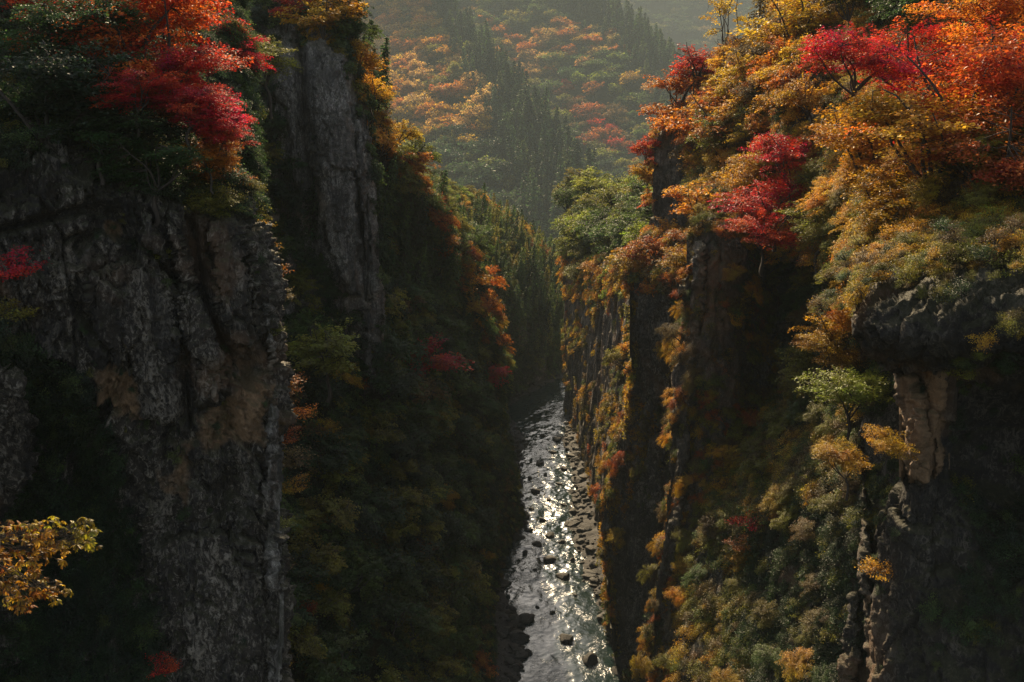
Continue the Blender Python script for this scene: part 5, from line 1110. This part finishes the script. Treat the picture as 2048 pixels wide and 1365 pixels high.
STONES = [make_stone(s, 3, 0.45 + 0.08 * (s % 4)) for s in range(200, 208)]
def boulder(px, py, wpx, label, group=None, var=None, sink=0.25, asp=1.0, rz=None):
    w = water_at(px, py); d = depth_of(w)[0]; r = wpx * d / FPX / 2.1
    o = put('boulder', STONES[random.randrange(8) if var is None else var], label=label, cat='boulder', group=group)
    o.location = (w[0], w[1], w[2] + r * (0.3 - sink)); o.scale = (r, r * asp, r * 0.9); o.rotation_euler = (0, 0, random.random() * 6.28 if rz is None else rz)
    return o
for px, py, w, lb in [(1131, 1278, 40, 'flat oval boulder in the river, upper of the two lone stones'), (1177, 1322, 48, 'largest round boulder in the river near the bottom edge'),
                      (1072, 983, 26, 'dark boulder in the bright water below the narrows'), (1100, 1118, 34, 'dark boulder in midstream beside the rapids'), (1126, 1153, 34, 'round dark boulder near the right bank below the rapids'),
                      (1128, 938, 22, 'dark boulder at the right edge of the narrows'), (1078, 927, 24, 'low boulder in the broken water of the narrows'), (1040, 914, 16, 'small boulder at the left of the narrows'),
                      (1074, 1090, 30, 'flat boulder at the left of the rapids'), (1100, 1072, 26, 'slanting boulder in the brightest rapids'), (1136, 1048, 24, 'boulder at the right edge of the brightest water'),
                      (1112, 880, 26, 'pointed boulder jutting from the right bank upstream'), (1050, 1238, 52, 'big dark boulder on the left bank by the calm water'), (1040, 1277, 58, 'wide dark boulder on the left bank under the other'),
                      (1036, 1312, 46, 'lowest big boulder on the left bank'), (1010, 1040, 34, 'boulder wedged under the left cliff beside the rapids'), (1035, 1075, 34, 'boulder at the left tip beside the white water')]:
    boulder(px, py, w, lb)
MID = [(1062, 862, 14), (1095, 842, 12), (1085, 872, 18), (1052, 888, 16), (1104, 905, 20), (1090, 950, 16), (1060, 958, 18), (1118, 968, 16), (1098, 1000, 18), (1062, 1020, 20), (1128, 1010, 18), (1084, 1040, 22), (1058, 1060, 20), (1124, 1085, 20), (1050, 1105, 22), (1145, 1120, 18), (1070, 1140, 16), (1105, 1225, 18), (1075, 1215, 14), (1150, 1190, 16)]
for k_, (px, py, w) in enumerate(MID):
    boulder(px, py, w, f"small dark rock breaking the rapids, {['first', 'second', 'third', 'fourth', 'fifth', 'sixth', 'seventh', 'eighth', 'ninth', 'tenth', 'eleventh', 'twelfth', 'thirteenth', 'fourteenth', 'fifteenth', 'sixteenth', 'seventeenth', 'eighteenth', 'nineteenth', 'twentieth'][sorted(range(len(MID)), key=lambda i: MID[i][1]).index(k_)]} counting down from the bend", group='small dark rocks in the rapids', asp=0.7)
rs = np.random.RandomState(5); small = []
names = {0: 'left', 1: 'right'}; nb = [0, 0]; spots = []
for t in range(2600):
    Y = 88 + 160 * rs.rand() ** 1.1; side = int(rs.rand() < 0.5); e = float(left_edge(Y)) if side == 0 else float(right_edge(Y))
    off = rs.normal() * 1.0 + 1.0 if rs.rand() < 0.7 else rs.rand() * 6
    x = e - off if side == 0 else e + off; zz = float(bed_z(np.array([[x]]), np.array([[Y]]))[0, 0]); r = 0.15 + 0.95 * rs.rand() ** 3.2
    if off < 0: r *= 0.7
    spots.append((x, Y, zz, r, side))
for t in range(260):                                       # stones awash in the rapids
    Y = 128 + 85 * rs.rand(); x = float(left_edge(Y)) + (float(right_edge(Y)) - float(left_edge(Y))) * rs.rand(); spots.append((x, Y, -0.25, 0.12 + 0.38 * rs.rand() ** 2, 2))
spots.sort(key=lambda s: -s[3] / s[1])
bank = {0: 'left', 1: 'right', 2: 'mid river'}
groups = {}
for x, Y, zz, r, side in spots[:230]:
    if not visible((x, Y, zz), 0.5): continue
    px, py = pix((x, Y, zz)); px, py = float(px[0]), float(py[0])
    part = 'by the bend' if py < 850 else 'by the narrows' if py < 970 else 'by the rapids' if py < 1150 else 'by the calm pool' if py < 1260 else 'near the bottom edge'
    groups.setdefault((side, part), []).append((px, py, x, Y, zz, r))
for (side, part), its in groups.items():
    its.sort(key=lambda i: i[1])
    for k, (px, py, x, Y, zz, r) in enumerate(its):
        wh = {0: 'on the left bank', 1: 'on the right bank', 2: 'awash in midstream'}[side]; sz = 'large' if r > 0.8 else 'middling' if r > 0.5 else 'small'
        lb = f"{sz} dark stone {wh} {part}" + (f", {ORD[k]} from the top" if k < 10 else '')
        o = put('boulder', STONES[rs.randint(8)], label=lb, cat='boulder', group=f'dark stones {wh} {part}')
        o.location = (x, Y, zz + r * 0.1); o.scale = (r, r * (0.8 + .5 * rs.rand()), r * (0.75 + .3 * rs.rand())); o.rotation_euler = (rs.normal() * .15, rs.normal() * .15, rs.rand() * 6.28)
RV = bpy.data.objects['river'].data; wv = np.empty(len(RV.vertices) * 3, np.float32); RV.vertices.foreach_get('co', wv); wv = wv.reshape(-1, 3)
foam = 0.45 * sstep(0.12, 0.5, fbm(wv * np.array([0.35, 0.5, 0]) + 3, 3)) * sstep(118, 134, wv[:, 1])
for o in S.objects:
    if o.name.startswith('boulder'):
        bx, by, r = o.location.x, o.location.y, o.scale.x
        near = np.where((np.abs(wv[:, 0] - bx) < 3 * r + 0.6) & (np.abs(wv[:, 1] - by) < 5 * r + 1))[0]
        dx = (wv[near, 0] - bx) / (r * 1.15); dy = wv[near, 1] - by; dy = np.where(dy < 0, dy / (r * 2.8), dy / (r * 1.25))
        foam[near] = np.maximum(foam[near], 1 - sstep(0.75, 1.35, np.sqrt(dx * dx + dy * dy)))
fa = RV.attributes.new('foam', 'FLOAT', 'POINT'); fa.data.foreach_set('value', foam.astype(np.float32))
# the rest of the stones: one mass
ico = make_stone(300, 1, 0.6); v0 = np.array([v.co[:] for v in ico.vertices]); f0 = np.array([p.vertices[:] for p in ico.polygons]); VV, FF = [], []
for k, (x, Y, zz, r, side) in enumerate(spots[230:]):
    a = rs.rand() * 6.28; c, s_ = math.cos(a), math.sin(a); q = v0 * np.array([r, r * (0.7 + .5 * rs.rand()), r * 0.9]); q = np.stack([q[:, 0] * c - q[:, 1] * s_, q[:, 0] * s_ + q[:, 1] * c, q[:, 2]], 1)
    VV.append(q + np.array([x, Y, zz + r * 0.15])); FF.append(f0 + k * len(v0))
put('bank_stones', mesh_np('bank_stones', np.concatenate(VV), np.concatenate(FF), [M_STONE]), kind='stuff')

# ------------------------------------------------------------------ the near branch at the lower left, leaf by leaf
def whorl_mesh(seed):
    rs = np.random.RandomState(seed); C, Nn, A, L = [], [], [], []
    for k in range(7):
        a = (k - 3) * 0.62 + rs.normal() * 0.12; d = np.array([math.cos(a), math.sin(a), -0.35 + rs.normal() * 0.12]); ln = 0.115 * (1 - 0.07 * abs(k - 3)) * (0.85 + 0.3 * rs.rand())
        n = np.array([0.1 * rs.normal(), 0.1 * rs.normal(), 1.0]); d /= np.linalg.norm(d)
        # each leaflet: three segments, bent downwards, with a raised pair of edges
        s = np.cross(n, d); s /= np.linalg.norm(s); n = np.cross(d, s)
        pts = []
        for t, w in ((0.05, 0.004), (0.35, 0.016), (0.68, 0.019), (1.0, 0.001)):
            c = d * ln * t - np.array([0, 0, 1]) * 0.25 * ln * t * t
            pts.append((c - s * w + n * w * 0.35, c, c + s * w + n * w * 0.35))
        C.append(pts)
    V, F = [], []
    for pts in C:
        b = len(V)
        for tri in pts: V += [tri[0], tri[1], tri[2]]
        for i in range(3):
            o = b + i * 3; F += [[o, o + 1, o + 4, o + 3], [o + 1, o + 2, o + 5, o + 4]]
    return mesh_np('leaf_cluster', np.array(V), np.array(F), [M_LEAF], {'lv': np.repeat(rs.rand(7), 12)})
WH = [whorl_mesh(s) for s in range(6)]
bc = at(-60, 1120, 13.5)
br = bpy.data.objects.new('maple_branch', None); COL.objects.link(br); br.location = bc
br['label'] = 'yellow leafy branch reaching in close at the lower left edge'; br['category'] = 'branch'
rs = np.random.RandomState(77); bc = np.array(bc)
masses = [((0, 1075), 75, 38, 34), ((60, 1060), 45, 26, 20), ((130, 1060), 62, 34, 34), ((178, 1085), 30, 26, 10), ((90, 1110), 50, 26, 24), ((40, 1165), 48, 52, 40), ((115, 1185), 28, 22, 14), ((0, 1130), 40, 40, 22), ((50, 1205), 26, 18, 10)]
lines = []
twig0 = np.array(at(-90, 1110, 13.6))
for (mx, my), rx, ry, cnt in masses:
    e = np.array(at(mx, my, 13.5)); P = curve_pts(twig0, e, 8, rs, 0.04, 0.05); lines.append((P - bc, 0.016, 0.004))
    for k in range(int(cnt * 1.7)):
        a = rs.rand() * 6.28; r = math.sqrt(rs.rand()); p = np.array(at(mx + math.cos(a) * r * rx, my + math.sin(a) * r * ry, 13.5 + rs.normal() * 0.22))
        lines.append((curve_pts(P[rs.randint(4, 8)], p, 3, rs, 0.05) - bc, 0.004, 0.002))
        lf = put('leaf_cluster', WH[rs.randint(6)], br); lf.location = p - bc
        lf['tint'] = jit((0.22, 0.17, 0.014) if my < 1100 and mx > 100 else (0.32, 0.18, 0.014) if rs.rand() < 0.6 else (0.30, 0.21, 0.016), 0.3)  # leaf tints held darker to stand for dimmer light on the branch
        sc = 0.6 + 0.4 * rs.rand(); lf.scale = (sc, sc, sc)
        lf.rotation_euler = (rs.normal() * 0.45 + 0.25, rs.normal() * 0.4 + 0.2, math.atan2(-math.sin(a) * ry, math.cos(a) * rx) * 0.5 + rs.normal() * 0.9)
Vt, Ft = tubes(lines, 4)
put('twigs', mesh_np('twigs', Vt, Ft, [M_BARK], smooth=True), br, kind=None)

# ------------------------------------------------------------------ haze
def haze():
    x0, x1, y0, y1, z0, z1 = -4500, 6500, -120, 5000, -171.0, 680.0
    V = np.array([(x, y, z) for z in (z0, z1) for y in (y0, y1) for x in (x0, x1)], float)
    F = [[0, 2, 3, 1], [4, 5, 7, 6], [0, 1, 5, 4], [2, 6, 7, 3], [0, 4, 6, 2], [1, 3, 7, 5]]
    m, nt, n, l = new_mat('haze')
    v = N(nt, 'ShaderNodeVolumePrincipled'); v.inputs['Color'].default_value = (0.36, 0.43, 0.45, 1)
    v.inputs['Density'].default_value = HAZE_DENSITY; v.inputs['Anisotropy'].default_value = 0.0
    o = N(nt, 'ShaderNodeOutputMaterial'); l.new(v.outputs[0], o.inputs['Volume'])
    put('haze', mesh_np('haze', V, F, [m]), kind='stuff')
haze()
